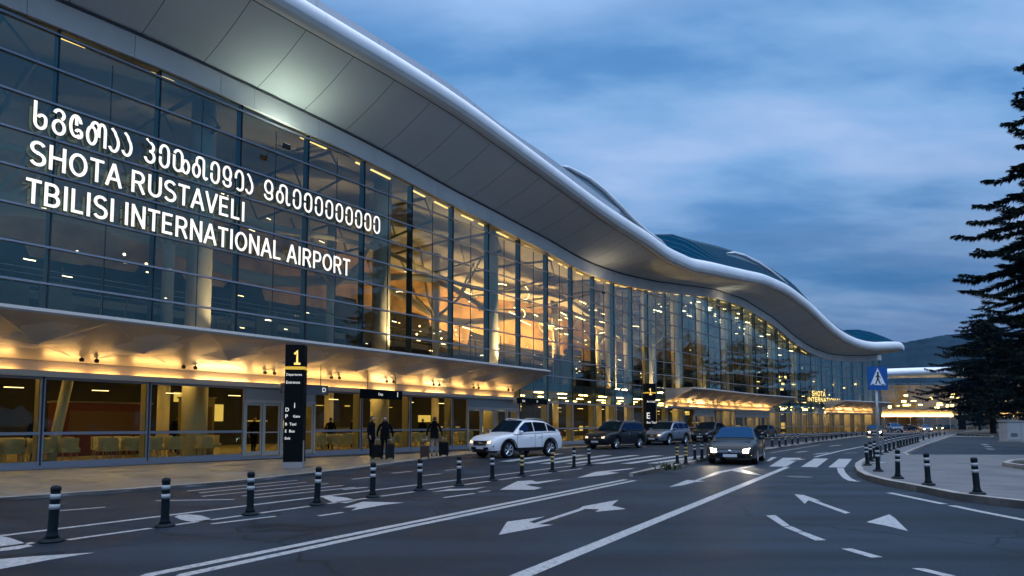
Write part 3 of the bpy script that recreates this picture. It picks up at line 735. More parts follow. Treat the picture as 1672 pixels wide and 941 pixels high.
def paving_mat(name, rgb, size, rough=.55, grout=.55, rot=38):
    m = bpy.data.materials.new(name); m.use_nodes = True; t = m.node_tree; b = t.nodes['Principled BSDF']; N = t.nodes.new; L = t.links.new
    c = N('ShaderNodeTexCoord'); mp_ = N('ShaderNodeMapping'); mp_.inputs['Rotation'].default_value = (0, 0, R(rot)); L(c.outputs['Object'], mp_.inputs[0])
    br = N('ShaderNodeTexBrick'); L(mp_.outputs[0], br.inputs['Vector']); br.inputs['Scale'].default_value = 1; br.inputs['Brick Width'].default_value = size; br.inputs['Row Height'].default_value = size * .5
    br.inputs['Mortar Size'].default_value = .012; br.inputs['Color1'].default_value = (*rgb, 1); br.inputs['Color2'].default_value = (*[v * .84 for v in rgb], 1); br.inputs['Mortar'].default_value = (*[v * grout for v in rgb], 1)
    n = N('ShaderNodeTexNoise'); n.inputs['Scale'].default_value = .8; n.inputs['Detail'].default_value = 7; L(c.outputs['Object'], n.inputs['Vector'])
    mr = N('ShaderNodeMapRange'); L(n.outputs[0], mr.inputs[0]); mr.inputs[1].default_value = .3; mr.inputs[2].default_value = .7; mr.inputs[3].default_value = .68; mr.inputs[4].default_value = 1.2
    s_ = N('ShaderNodeVectorMath'); s_.operation = 'SCALE'; L(br.outputs[0], s_.inputs[0]); L(mr.outputs[0], s_.inputs['Scale']); L(s_.outputs[0], b.inputs['Base Color'])
    r2 = N('ShaderNodeMapRange'); L(n.outputs[0], r2.inputs[0]); r2.inputs[1].default_value = .3; r2.inputs[2].default_value = .7; r2.inputs[3].default_value = rough - .12; r2.inputs[4].default_value = rough + .1; L(r2.outputs[0], b.inputs['Roughness'])
    return m
M_walk = paving_mat('terminal_paving', (.155, .14, .115), 1.2, .42)
M_isl = paving_mat('island_paving', (.108, .112, .12), .8, .65, .7, 20)
M_kerb = mat('kerb_stone', (.26, .25, .24), .7, noise=.25, nscale=3)
M_soil = mat('dark_soil', (.022, .02, .014), .9, noise=.4, nscale=3)
def paint_mat():
    m = bpy.data.materials.new('road_paint'); m.use_nodes = True; t = m.node_tree; b = t.nodes['Principled BSDF']; N = t.nodes.new; L = t.links.new
    c = N('ShaderNodeTexCoord'); n = N('ShaderNodeTexNoise'); n.inputs['Scale'].default_value = 16; n.inputs['Detail'].default_value = 8; n.inputs['Roughness'].default_value = .65; L(c.outputs['Object'], n.inputs['Vector'])
    r_ = N('ShaderNodeValToRGB'); L(n.outputs[0], r_.inputs[0]); r_.color_ramp.elements[0].position = .36; r_.color_ramp.elements[1].position = .54
    r_.color_ramp.elements[0].color = (.16, .17, .18, 1); r_.color_ramp.elements[1].color = (.36, .37, .38, 1); L(r_.outputs[0], b.inputs['Base Color']); b.inputs['Roughness'].default_value = .45
    return m
M_paint = paint_mat()
mb = MB(); mb.quad((-900, -60, 0), (900, -60, 0), (900, 1500, 0), (-900, 1500, 0)); structure(mb.build('ground', M_asph))

def px_poly(pts, z=0.): return [(g(x, y, z).x, g(x, y, z).y) for x, y in pts]
def Foff(s, off): q = P2(s) + N2(s) * off; return (q.x, q.y)
# terminal pavement
PAV = .06
KERB_PX = [(-160, 830), (0, 818), (214, 803), (378, 790), (560, 770), (700, 751), (760, 744), (850, 738), (940, 732.5)]
kp = px_poly(KERB_PX)
s_k = isect(940, 732, 5.0)[0]
kp += [Foff(s, 5.0) for s in srange(s_k + 4, S_R + 2, 4)]
inner = [Foff(s, -.12) for s in srange(S_R + 2, -1, 4)]
mb = MB(); mb.prism(kp + inner, -.05, PAV); structure(mb.build('terminal_pavement', M_walk))
def kerb_strip(name, pts, wd, h, closed=False):
    """a row of kerb stones with a real step along a line in plan"""
    mb = MB(); P = [Vector((p[0], p[1])) for p in pts]; n = len(P); 
    dd = []
    for i in range(n - 1):
        L_ = (P[i + 1] - P[i]).length; k = max(1, int(L_ / 1.0))
        for j in range(k):
            a = P[i].lerp(P[i + 1], j / k); b = P[i].lerp(P[i + 1], (j + 1) / k); d = (b - a).normalized(); nn = Vector((-d.y, d.x)) * wd
            a2, b2 = a + d * .006, b - d * .006
            mb.prism([a2, b2, b2 + nn, a2 + nn], -.05, h)
    return structure(mb.build(name, M_kerb))
kerb_strip('pavement_kerb', [(p[0], p[1]) for p in kp], .16, PAV + .006)

# right island with its rounded kerb, and the strip that carries the bollards
ISL = [(1397, 763), (1396, 768), (1400, 776), (1413, 783.5), (1447, 793), (1497, 803), (1557, 816), (1614, 824), (1690, 833), (1800, 843), (1980, 858)]
isl_front = px_poly(ISL, .0)
back = px_poly([(1980, 752), (1672, 748.5), (1482, 748), (1474, 744), (1490, 737), (1515, 727), (1545, 716), (1562, 710)])
strip_l = px_poly([(1548, 709), (1515, 717), (1480, 727.5), (1450, 737), (1420, 749), (1405, 757)])
poly = isl_front + back + strip_l
mb = MB(); mb.prism(poly, -.05, .13); structure(mb.build('island_pavement', M_isl))
kerb_strip('island_kerb', (strip_l + isl_front)[::-1], -.18, .142)
kerb_strip('lane_kerb', back, -.14, .142)
# dark planting beds on the right
def bed(name, pts, h=.26):
    P = px_poly(pts); mb = MB(); mb.prism(P, 0, h - .06); structure(mb.build(name, M_soil)); c = sum((Vector(p) for p in P), Vector((0, 0))) / len(P)
    a = sum(P[i][0] * P[(i + 1) % len(P)][1] - P[(i + 1) % len(P)][0] * P[i][1] for i in range(len(P)))
    kerb_strip(name + '_kerb', P + [P[0]], .16 if a > 0 else -.16, h)
bed('planting_bed', [(1637, 768), (1648, 763), (1690, 759), (1800, 762), (1800, 776), (1672, 774)])
bed('tree_bed', [(1560, 710), (1590, 705.5), (1690, 704), (1700, 712), (1620, 714.5)])
# far pavement beyond the access lane
mb = MB(); mb.prism(px_poly([(1520, 713.2), (1800, 713.8), (1800, 715.4), (1528, 715)]), -.04, .09); structure(mb.build('far_pavement', M_isl))
# central divider: weedy nose and the long low kerb that carries the bollards
div = px_poly([(1034, 779), (1062, 773), (1096, 767), (1128, 759.5), (1160, 750), (1166, 746.5), (1140, 750), (1108, 755.5), (1078, 764), (1052, 772)])
mb = MB(); mb.prism(div, -.04, .10); structure(mb.build('divider_pavement', mat('worn_concrete', (.13, .125, .115), .8, noise=.3, nscale=4)))
kerb_strip('divider_kerb', div[:6], .12, .112)
d2 = px_poly([(1246, 738), (1268, 734.2), (1290, 730.6), (1330, 724.3), (1370, 718.8), (1400, 714.5), (1430, 711.5)])
d2b = px_poly([(1430, 709.6), (1400, 712.3), (1366, 716.2), (1326, 721.4), (1286, 727.4), (1262, 731.2), (1246, 734)])
mb = MB(); mb.prism(d2 + d2b, -.04, .10); structure(mb.build('lane_divider', MATS['worn_concrete']))
kerb_strip('lane_divider_kerb', d2, .12, .112)

# ------------------------------------------------------------------ painted markings (thin sheets 4 mm above the road)
mark = MB()
def mpoly(pts, sc=1., ox=0, oy=0, z=.004): mark.sheet(px_poly([(x / sc + ox, y / sc + oy) for x, y in pts]), z)
def stroke(pts, wd, z=.004, ends=True):
    P = [Vector(p) for p in px_poly(pts)]
    L_, R_ = [], []
    for i, p in enumerate(P):
        d = (P[min(i + 1, len(P) - 1)] - P[max(i - 1, 0)]).normalized(); n = Vector((-d.y, d.x)) * wd / 2
        L_.append(p + n); R_.append(p - n)
    for i in range(len(P) - 1): mark.sheet([R_[i], R_[i + 1], L_[i + 1], L_[i]], z)
# long lines
def vpline(x0, y0, vx, xs, wd):       # a line through (x0,y0) heading for the vanishing point vx on the horizon
    f_ = lambda x: 692.5 + (y0 - 692.5) * (vx - x) / (vx - x0)
    for a, b in xs: stroke([(a, f_(a)), (b, f_(b))], wd)
vpline(0, 875.6, 1494, [(-260, 560), (560, 960)], .12)
vpline(110, 882, 1473, [(110, 247), (285, 400), (425, 505), (535, 598), (622, 676), (700, 742), (758, 800), (815, 850), (866, 900), (912, 950)], .11)
vpline(-30, 898.5, 1473, [(-260, 55)], .11)
stroke([(120, 1000), (245, 939), (640, 860), (1022, 783.4)], .15)
stroke([(200, 1000), (302, 939), (650, 864), (1036, 785)], .15)
stroke([(760, 985), (850, 941), (1070, 851), (1285, 763)], .19)
stroke([(1331, 746.5), (1372, 736.5), (1413, 728.5)], .16)
# zebra crossings
for pts in (((430, 185), (497, 143), (587, 143), (513, 186)), ((585, 187), (650, 146), (718, 147), (663, 189)), ((718, 189), (770, 148), (833, 149), (798, 191))): mpoly(pts, 2.986, 1112, 700)
for (xa, ya, xb, yb_) in ((815, 754, 905, 741), (846, 757, 945, 743), (880, 757.5, 985, 743.5), (922, 757.5, 1030, 743.5), (965, 757.5, 1068, 744), (1012, 757.5, 1108, 744), (1056, 757, 1140, 744.5)):
    w0 = .36 * 1000 / (1500 / (ya - 692.5)); w1 = .36 * 1000 / (1500 / (yb_ - 692.5))
    mpoly(((xa, ya), (xa + w0 * 1.3, ya), (xb + w1 * 1.3, yb_), (xb, yb_)))
mpoly(((1100, 800), (1150, 768), (1195, 768), (1130, 802)), 5.227, 1040, 600)
# hatched strokes by the pavement
for a, b in (((306, 802.3), (486, 784.5)), ((325, 805.3), (500, 788)), ((361, 808), (536, 790)), ((395, 810.5), (560, 793)), ((413, 813.6), (580, 796)), ((330, 811), (430, 800.5)), ((254, 818), (382, 816)), ((98, 834.5), (172, 828.5))): stroke([a, b], .10)
for a, b in (((575, 783), (610, 779)), ((640, 773), (672, 770)), ((690, 777), (720, 774)), ((726, 768.5), (752, 766)), ((560, 800), (600, 796))): stroke([a, b], .12)
for a, b in (((520, 843), (560, 837)), ((725, 813), (775, 806)), ((782, 804), (800, 801.5))): stroke([a, b], .10)
stroke([(345, 856), (395, 850), (450, 843.5)], .10)
# lens shaped marks between the two thin lines
def lens(pts, sc, ox, oy): mpoly(pts, sc, ox, oy)
lens(((850, 312), (870, 303), (920, 300), (980, 305), (1020, 318), (1035, 328), (985, 336), (930, 335), (885, 327)), 2.986, 0, 740)
lens(((-60, 420), (0, 405), (50, 415), (120, 440), (160, 455), (90, 470), (0, 480), (-60, 480)), 2.986, 0, 740)
lens(((1570, 215), (1610, 210), (1690, 218), (1740, 232), (1690, 245), (1620, 240)), 2.986, 0, 740)
lens(((-60, 520), (20, 517), (160, 505), (465, 486), (250, 520), (120, 545), (-40, 575)), 2.986, 0, 740)
# arrows
A2 = 2.986
mpoly(((760, 519), (800, 455), (985, 430), (905, 457), (938, 463), (950, 468), (1025, 470)), A2, 560, 700)
mpoly(((930, 464), (1160, 389), (1178, 395), (952, 469)), A2, 560, 700, .0045)
mpoly(((1150, 392), (1170, 380), (1345, 348), (1310, 376), (1380, 393), (1230, 407), (1250, 394)), A2, 560, 700)
mpoly(((765, 299), (850, 257), (920, 253), (950, 262), (890, 276), (970, 290), (930, 299)), A2, 560, 700)
mpoly(((900, 270), (940, 261), (1070, 247), (1050, 252), (950, 270)), A2, 560, 700, .0045)
mpoly(((1140, 241), (1230, 212), (1425, 192), (1400, 199), (1290, 212), (1350, 216), (1270, 228)), A2, 560, 700)
mpoly(((0, 386), (100, 357), (300, 362), (205, 372), (40, 401), (70, 385)), A2, 560, 700)
mpoly(((430, 310), (520, 296), (640, 292), (700, 284), (640, 298), (520, 304)), A2, 560, 700)
mpoly(((-60, 286), (30, 251), (60, 253), (120, 257), (66, 262), (10, 277)), A2, 1112, 700)
mpoly(((52, 259), (170, 212), (350, 180), (362, 183), (200, 215), (62, 262)), A2, 1112, 700, .0045)
mpoly(((236, 204), (298, 199), (397, 229), (345, 223), (262, 209)), A2, 1112, 700)
mpoly(((553, 321), (600, 325), (680, 353), (622, 348), (604, 368)), A2, 1112, 700)
mpoly(((606, 345), (632, 343), (826, 412), (800, 416)), A2, 1112, 700, .0045)
mpoly(((1015, 419), (1040, 435), (1107, 501), (1000, 475), (903, 457), (940, 445)), A2, 1112, 700)
# dashes and the island edge line
for q in (((415, 425), (460, 423), (532, 475), (497, 478)), ((499, 480), (540, 478), (596, 503), (562, 506)), ((565, 508), (605, 506), (708, 545), (655, 547)), ((780, 587), (832, 586), (985, 628), (928, 631)), ((1125, 683), (1180, 682), (1340, 720), (1280, 722))): mpoly(q, A2, 1112, 700)
stroke([(1452, 805), (1495, 814), (1541, 823.5)], .16); stroke([(1554, 826), (1612, 838), (1680, 851), (1800, 872)], .16)
stroke([(1372, 764.5), (1374.5, 772), (1383, 781), (1392, 785.5), (1402, 786.5)], .20)
stroke([(1260, 739.5), (1300, 733), (1340, 726.5)], .1)
for a, b in (((1300, 739), (1318, 737)), ((1330, 742), (1352, 739.5)), ((1378, 740), (1400, 740)), ((1355, 729), (1372, 727)), ((1292, 752.5), (1312, 750))): stroke([a, b], .2)
for x, y in ((1608, 725.5), (1613, 729), (1617, 733)): stroke([(x - 3, y), (x + 3, y + 1.2)], .35)
structure(mark.build('road_markings', M_paint))
mb = MB(); c = g(1305, 779); mb.lathe([(.34, .0), (.34, .006), (.28, .008)], (c.x, c.y, 0), 20); tag(mb.build('manhole_cover', mat('iron_cover', (.10, .10, .11), .45, .5)), 'round iron manhole cover in the lane before the zebra crossing', 'manhole cover')

# weeds on the divider nose
for (x, y, n, hh, lab) in ((1094, 767, 34, .27, 'small dry weed tuft on the nose of the central divider'),):
    c = g(x, y, .1); mb = MB(); rw = random.Random(x)
    for _ in range(n):
        a = rw.uniform(0, 6.28); l_ = rw.uniform(.4, 1) * hh; p = c + Vector((rw.gauss(0, .16), rw.gauss(0, .16), 0)); d = Vector((math.cos(a), math.sin(a), 0)) * l_ * .6
        n_ = Vector((-math.sin(a), math.cos(a), 0)) * .025
        mb.add([p - n_, p + n_, p + d * .5 + n_ + Vector((0, 0, l_ * .7)), p + d + Vector((0, 0, l_)), p + d * .5 - n_ + Vector((0, 0, l_ * .7))], [(0, 1, 2, 3, 4)])
    tag(mb.build('weed_tuft', mat('weed_leaf', (.07, .075, .03), .7)), lab, 'weed')

# ------------------------------------------------------------------ bollards
M_bol = mat('dark_rubber_post', (.004, .010, .014), .55, 0, .15, noise=.3, nscale=12); M_band = mat('reflective_band', (.36, .38, .39), .4)
M_bandg = mat('gold_band', (.40, .30, .11), .4)
def make_bollard(gold=False):
    root = thing('bollard')
    mb = MB(); mb.lathe([(.085, .048), (.064, .09), (.057, .15), (.055, .64), (.055, .645)], n=14); mb.build('post', M_bol, root, smooth=True)
    mb = MB(); mb.lathe([(.057, .645), (.060, .655), (.060, .685), (.045, .706), (.02, .714)], n=14); mb.build('cap', M_bol, root, smooth=True)
    mb = MB(); mb.lathe([(.14, 0), (.14, .018), (.12, .034), (.085, .05)], n=18); mb.build('base', M_bol, root, smooth=True)
    for z in (.575, .445) + ((.33,) if gold else ()):
        mb = MB(); mb.lathe([(.0585, z - .033), (.0585, z + .033)], n=14); mb.build('band', M_bandg if gold and z < .6 else M_band, root, smooth=True)
    return root
bol0 = make_bollard(); bolg = make_bollard(True); used_b = {}
def put(proto, x, y, z, label, group):
    p = g(x, y, z)
    if proto.name not in used_b: used_b[proto.name] = 1; o = proto; o.location = p; tag(o, label, 'bollard', group)
    else: o = copy_tree(proto, p, None, label, group); 
    o.rotation_euler = (R(random.uniform(-2.2, 2.2)), R(random.uniform(-2.2, 2.2)), random.uniform(0, 6))
    o['category'] = 'bollard'
    return o
G1 = 'posts between the drop-off lane and the road'
row1 = [(84, 885), (269, 860), (408, 841), (517, 825), (608, 812), (685, 801), (749, 793), (804, 785), (852, 778), (902, 770), (937, 765), (962, 760)]
for i, (x, y) in enumerate(row1):
    lab = ('nearest and largest dark post with two grey bands, on the dashed line' if i == 0 else 'last dark post of the long front row, just before the black SUV' if i == 11 else
           'dark post with two grey bands, %s from the near end of the front row' % ORD[i])
    if i in (8, 9): lab = 'scuffed post with yellowed bands, %s from the near end of the front row' % ORD[i]
    put(bolg if i in (8, 9) else bol0, x, y, 0, lab, G1)
G2 = 'posts on the central divider'
for i, (x, y) in enumerate([(1106, 757.5), (1120, 758.5), (1135, 752), (1146, 750.5), (1156.5, 748.5)]):
    put(bolg if i < 2 else bol0, x, y, .1, '%s post from the weedy nose of the divider, left of the grey sedan' % ORD[i], G2)
G3 = 'posts along the low kerb behind the sedan'
row3 = [(1261, 730), (1273, 730.5), (1283, 728.5), (1294, 726.5), (1303, 725), (1316.5, 723), (1327.5, 721.5), (1336.6, 720.3), (1344, 719.5), (1350, 718.6), (1358, 717.6), (1365.6, 716.5), (1374.5, 715), (1381.6, 714), (1390.5, 712.8), (1399, 712), (1408, 711.3), (1418, 710.5)]
for i, (x, y) in enumerate(row3): put(bol0, x, y - .2, .1, '%s thin post from the sedan along the low kerb of the drop-off lane' % ORD[i], G3)
G4 = 'posts on the kerb of the right island'
front = [(1596, 808), (1516, 793), (1466, 782), (1434, 770.5), (1416.5, 761)]
names = ['rightmost big post on the island pavement, by the kerb', 'second big post from the right on the island pavement', 'third big post from the right on the island pavement', 'post on the island right in front of the crossing sign pole', 'post at the tip of the island left of the crossing sign pole']
for (x, y), lab in zip(front, names): put(bol0, x, y - 1, .14, lab, G4)
row4 = [(1422, 754), (1428.5, 750), (1437.5, 743.5), (1446, 740), (1452.6, 737.5), (1459.5, 735), (1466.5, 732.5), (1471, 731), (1476, 729.6), (1481, 728.2), (1486, 726.8), (1490.5, 725.5), (1495, 724.2), (1499, 723), (1508, 720), (1517, 717.2), (1523, 715.4), (1529, 714), (1535, 712.6), (1542, 711)]
for i, (x, y) in enumerate(row4): put(bol0, x, y - 1, .14, '%s post behind the crossing sign pole in the receding right row' % ORD[i], G4)

# ------------------------------------------------------------------ lettering
def text_mesh(body, width=None, height=None, ext=0., bold=0., align='LEFT'):
    cu = bpy.data.curves.new('lettering', 'FONT'); cu.body = body; cu.size = 1; cu.extrude = ext; cu.offset = bold; cu.resolution_u = 4
    o = bpy.data.objects.new('lettering', cu); col.objects.link(o); bpy.context.view_layer.update()
    me = bpy.data.meshes.new_from_object(o.evaluated_get(bpy.context.evaluated_depsgraph_get()))
    bpy.data.objects.remove(o); bpy.data.curves.remove(cu)
    xs = [v.co.x for v in me.vertices]; ys = [v.co.y for v in me.vertices]
    x0, x1, y0, y1 = min(xs), max(xs), min(ys), max(ys)
    sy = height / (y1 - y0) if height else 1; sx = width / (x1 - x0) if width else sy
    for v in me.vertices:
        v.co.x = (v.co.x - x0) * sx - (width / 2 if align == 'CENTER' and width else (x1 - x0) * sx / 2 if align == 'CENTER' else 0); v.co.y = (v.co.y - y0) * sy
    return me
M_letter = emis('letter_face', (1, .985, .95), 1.25); M_lside = mat('letter_side', (.22, .17, .08), .5, .3)
def arc(cx_, cy_, rx, ry, a0, a1, n=12): return [(cx_ + rx * math.cos(R(a0 + (a1 - a0) * k / n)), cy_ + ry * math.sin(R(a0 + (a1 - a0) * k / n))) for k in range(n + 1)]
# each letter: (advance, list of strokes) on a cap height of 1
GL = {
 'S': (.62, [arc(.31, .735, .225, .205, 25, 270) + arc(.31, .285, .245, .225, 90, -155)]),
 'H': (.70, [[(.10, 0), (.10, 1)], [(.60, 0), (.60, 1)], [(.10, .52), (.60, .52)]]),
 'O': (.76, [arc(.38, .5, .295, .42, 0, 360, 26)]),
 'T': (.60, [[(.01, .92), (.59, .92)], [(.30, .92), (.30, 0)]]),
 'A': (.68, [[(.04, 0), (.34, .99)], [(.34, .99), (.64, 0)], [(.16, .32), (.52, .32)]]),
 'R': (.68, [[(.10, 0), (.10, .92), (.36, .92)] + arc(.36, .70, .20, .22, 90, -90, 10) + [(.10, .48)], [(.36, .48), (.60, 0)]]),
 'U': (.70, [[(.10, 1), (.10, .34)] + arc(.35, .34, .25, .26, 180, 360, 12) + [(.60, 1)]]),
 'V': (.64, [[(.04, 1), (.32, .01)], [(.32, .01), (.60, 1)]]),
 'E': (.60, [[(.54, .92), (.10, .92), (.10, .08), (.55, .08)], [(.10, .51), (.50, .51)]]),
 'L': (.54, [[(.10, 1), (.10, .08), (.52, .08)]]),
 'I': (.24, [[(.12, 0), (.12, 1)]]),
 'B': (.66, [[(.34, .92), (.10, .92), (.10, .08), (.36, .08)] + arc(.36, .29, .21, .21, -90, 90, 10) + [(.10, .50)], [(.34, .92)] + arc(.34, .71, .18, .21, 90, -90, 10)]),
 'N': (.70, [[(.10, 0), (.10, 1)], [(.10, .95), (.60, .05)], [(.60, 0), (.60, 1)]]),
 'P': (.64, [[(.10, 0), (.10, .92), (.36, .92)] + arc(.36, .68, .20, .24, 90, -90, 10) + [(.10, .44)]]),
 ' ': (.26, []),
 '1': (.62, [[(.12, .74), (.34, .95), (.34, .0)], [(.10, .05), (.60, .05)]]),
 # rounded Georgian letters as they stand on the facade
 'a': (.62, [[(.10, 1), (.10, .30)] + arc(.30, .30, .20, .23, 180, 360) + arc(.36, .42, .14, .13, 0, 170, 8)]),
 'b': (.62, [arc(.31, .76, .18, .17, 170, -60) , arc(.31, .31, .21, .24, 120, 480, 20)]),
 'c': (.60, [arc(.28, .55, .21, .38, 20, 300, 18) + arc(.40, .30, .12, .14, -90, 160, 8), [(.30, .58), (.30, .92)]]),
 'd': (.92, [arc(.26, .40, .18, .32, 0, 360, 20), [(.26, .72)] + arc(.40, .70, .16, .22, 160, 20, 8) + [(.55, .40)], [(.52, .62)] + arc(.68, .68, .14, .24, 150, 0, 8) + [(.82, .06)]]),
 'f': (.50, [[(.10, .92), (.24, .80)] + arc(.20, .38, .20, .32, 60, -150, 14)]),
 'g': (.58, [[(.10, .98), (.28, .82)] + arc(.26, .68, .17, .17, 90, -70, 8), arc(.26, .29, .21, .22, 100, -170, 14)]),
 'e': (.60, [arc(.30, .66, .20, .27, 203, 0, 14) + [(.50, .34)] + arc(.30, .32, .20, .26, 0, -208, 14)]),
 'm': (.86, [arc(.24, .34, .17, .26, 0, 360, 18), [(.24, .60), (.24, .80)] + arc(.43, .78, .19, .15, 180, 0, 10) + [(.62, .30)] + arc(.72, .26, .10, .18, 180, 330, 8)]),
 'w': (.92, [arc(.30, .68, .20, .24, 160, 0, 10) + [(.50, .08)], [(.10, .70), (.10, .32)] + arc(.30, .28, .20, .20, 180, 360, 10) + arc(.68, .34, .16, .26, 180, 530, 18)]),
 't': (.62, [arc(.30, .64, .20, .28, 300, -40, 18) + arc(.30, .24, .20, .17, 40, -190, 10)]),
 'i': (.60, [arc(.30, .60, .21, .32, 190, -10, 12) + [(.51, .30)] + arc(.32, .26, .19, .19, 0, -140, 8)]),
}
def stroke_letters(body, width, hgt, depth, wt):
    """one mesh of solid letters of even stroke width"""
    adv = 0; mb = MB(); tot = sum(GL[c][0] + .07 for c in body) - .07; sx = width / tot
    zt = 0
    for c in body:
        w_, ss = GL[c]
        for st_ in ss:
            P = [Vector(((adv + x) * sx, y * hgt)) for x, y in st_]
            Q = [P[0]]
            for p in P[1:]:
                if (p - Q[-1]).length > 1e-4: Q.append(p)
            P = Q; closed = (P[0] - P[-1]).length < 1e-3
            if closed: P = P[:-1]
            n = len(P); Lf, Rt = [], []; h = wt / 2
            for i in range(n):
                a = P[i - 1] if (i > 0 or closed) else None; b = P[(i + 1) % n] if (i < n - 1 or closed) else None
                d0 = (P[i] - a).normalized() if a is not None else (b - P[i]).normalized(); d1 = (b - P[i]).normalized() if b is not None else d0
                n0 = Vector((-d0.y, d0.x)); n1 = Vector((-d1.y, d1.x)); m_ = (n0 + n1); m_ = m_.normalized() if m_.length > .2 else n0; k = min(1.42, 1 / max(.5, m_.dot(n0)))
                Lf.append(P[i] + m_ * h * k); Rt.append(P[i] - m_ * h * k)
            zt += .0004; f_ = depth + (zt % .003)
            for i in range(n if closed else n - 1):
                j = (i + 1) % n; q = [Rt[i], Rt[j], Lf[j], Lf[i]]
                vs = [(p.x, p.y, f_) for p in q] + [(p.x, p.y, -depth) for p in q]
                fs = [(0, 1, 2, 3), (0, 4, 5, 1), (2, 6, 7, 3)]
                if not closed and i == 0: fs.append((3, 7, 4, 0))
                if not closed and i == n - 2: fs.append((1, 5, 6, 2))
                mb.add(vs, fs)
        adv += w_ + .07
    me = bpy.data.meshes.new('letters'); me.from_pydata(mb.v, [], mb.f); me.update(); return me
def facade_text(parts, z, hgt, name, label, face=M_letter, side=M_lside, depth=.05, off=.24, wt=.135):
    """lit letters standing on pins in front of the glass; parts = [(text, px left, px right, py)]"""
    s0 = isect(parts[0][1], parts[0][3], off)[0]; o = Fp(s0, off, z); root = thing(name, o, 0, label, 'sign')
    for body, x0, x1, py in parts:
        a = isect(x0, py, off)[0]; b = isect(x1, py, off)[0]
        me = stroke_letters(body, b - a, hgt, depth, wt)
        t = T2((a + b) / 2); ang = math.atan2(t.y, t.x)
        me.materials.append(face); me.materials.append(side)
        for p in me.polygons: p.material_index = 0 if p.normal.z > .7 else 1
        w_ = bpy.data.objects.new('letters', me); col.objects.link(w_); w_.parent = root
        w_.matrix_local = Matrix.Translation(Fp(a, off, z) - o) @ Matrix.Rotation(ang, 4, 'Z') @ Matrix.Rotation(R(90), 4, 'X')
        mb = MB()
        for q in srange(a + .2, b - .2, .9):
            for zz in (z + hgt * .25, z + hgt * .75): mb.tube([Fp(q, .04, zz) - o, Fp(q, off - depth, zz) - o], .018, 5)
        mb.build('pin', M_seal, root)
    return root
facade_text([('abcdff', 52, 219, 190), ('gewmetif', 234, 415, 260), ('tmeeeeeeeee', 428, 621, 340)], 11.42, .98, 'facade_sign', 'top line of white lit Georgian letters on the glass facade', wt=.098)
facade_text([('SHOTA RUSTAVELI', 45, 401, 290)], 10.17, .86, 'facade_sign', 'middle, shortest line of white lit capitals on the glass facade', wt=.106)
facade_text([('TBILISI INTERNATIONAL AIRPORT', 38, 572, 360)], 8.86, .86, 'facade_sign', 'bottom line of white lit capitals on the facade, ending in AIRPORT', wt=.106)
M_gold = emis('gold_letter', (1, .72, .25), 1.6)
facade_text([('SHOTA', 1325, 1347, 640)], 5.55, .75, 'facade_sign', 'short upper word of the small gold lettering on the far curved glass', M_gold, wt=.16)
facade_text([('INTERNATIONAL', 1318, 1372, 648)], 4.75, .62, 'facade_sign', 'long lower word INTERNATIONAL of the small gold lettering on the far glass', M_gold, wt=.15)

M_whitetxt = emis('white_sign_text', (.95, .97, 1), .85); M_goldtxt = emis('gold_sign_text', (1, .66, .18), 1.5); M_stripe = mat('yellow_stripe', (.85, .50, .05), .4, emit=(1, .55, .06), es=.45)
M_py = mat('black_pylon', (.004, .005, .006), .7, 0, .08); M_grey = mat('grey_plinth', (.28, .27, .27), .5)
def text_obj(body, hgt, M4, m, parent, name='lettering', width=None, bold=.01):
    me = text_mesh(body, width, hgt, .0, bold); me.materials.clear(); me.materials.append(m)
    o = bpy.data.objects.new(name, me); col.objects.link(o); o.parent = parent; o.matrix_local = M4; return o
def face_mat(x, z, yface): return Matrix.Translation((x, yface, z)) @ Matrix.Rotation(R(90), 4, 'X')
def pylon(px, py, wd, dp, H, rz, label, lines):
    root = thing('sign_pylon', g(px, py, .06), rz, label, 'sign pylon', 'black sign pylons along the drop-off')
    mb = MB(); mb.box((0, 0, .10), (wd * .98, dp * .98, .2)); mb.build('plinth', M_grey, root, bevel=.008)
    mb = MB(); mb.box((0, 0, .2 + (H - .2) / 2), (wd, dp, H - .2)); mb.build('column', M_py, root, bevel=.012)
    mb = MB(); mb.box((0, -.001, H - .78), (wd + .008, dp + .012, .10)); mb.build('stripe', M_stripe, root)
    mb = MB(); mb.box((wd / 2 + .001, -dp * .2, .55), (.006, dp * .4, .7)); mb.build('side_panel', MATS['grey_plinth'], root)
    yf = -dp / 2 - .004
    for body, x, z, h, m in lines:
        if body == '1':
            me = stroke_letters('1', h * .55, h, .004, h * .15); me.materials.append(m); o = bpy.data.objects.new('numeral', me); col.objects.link(o); o.parent = root; o.matrix_local = face_mat(x * wd, z, yf)
        else: text_obj(body, h * .82, face_mat(x * wd, z, yf), m, root)
    return root
L1 = [('1', -.10, 3.42, .46, M_goldtxt), ('Departures', -.42, 3.02, .125, M_whitetxt), ('Entrance', -.42, 2.78, .11, M_whitetxt),
      ('i', .02, 1.98, .20, M_whitetxt), ('D', -.42, 1.86, .15, M_whitetxt), ('P', -.42, 1.64, .15, M_whitetxt), ('Gate', -.02, 1.66, .10, M_whitetxt), ('B  Taxi', -.42, 1.40, .11, M_whitetxt), ('E  Bus', -.42, 1.17, .11, M_whitetxt), ('Exit', -.42, .94, .10, M_whitetxt)]
def fixl(lines, H, h0=4.05): return [(a, b, c + (H - h0), d, e_) for a, b, c, d, e_ in lines]
pylon(480, 764, .62, .42, 4.08, R(6), 'black pylon marked with a gold 1, nearest to the camera on the pavement', [(a, b, c, d, e_) for a, b, c, d, e_ in L1])
L2 = [('1', -.2, 3.9, .55, M_goldtxt), ('Arrivals', -.40, 3.25, .22, M_whitetxt), ('E', -.42, 1.9, .62, M_whitetxt), ('Bus Taxi', -.42, 1.5, .22, M_whitetxt)]
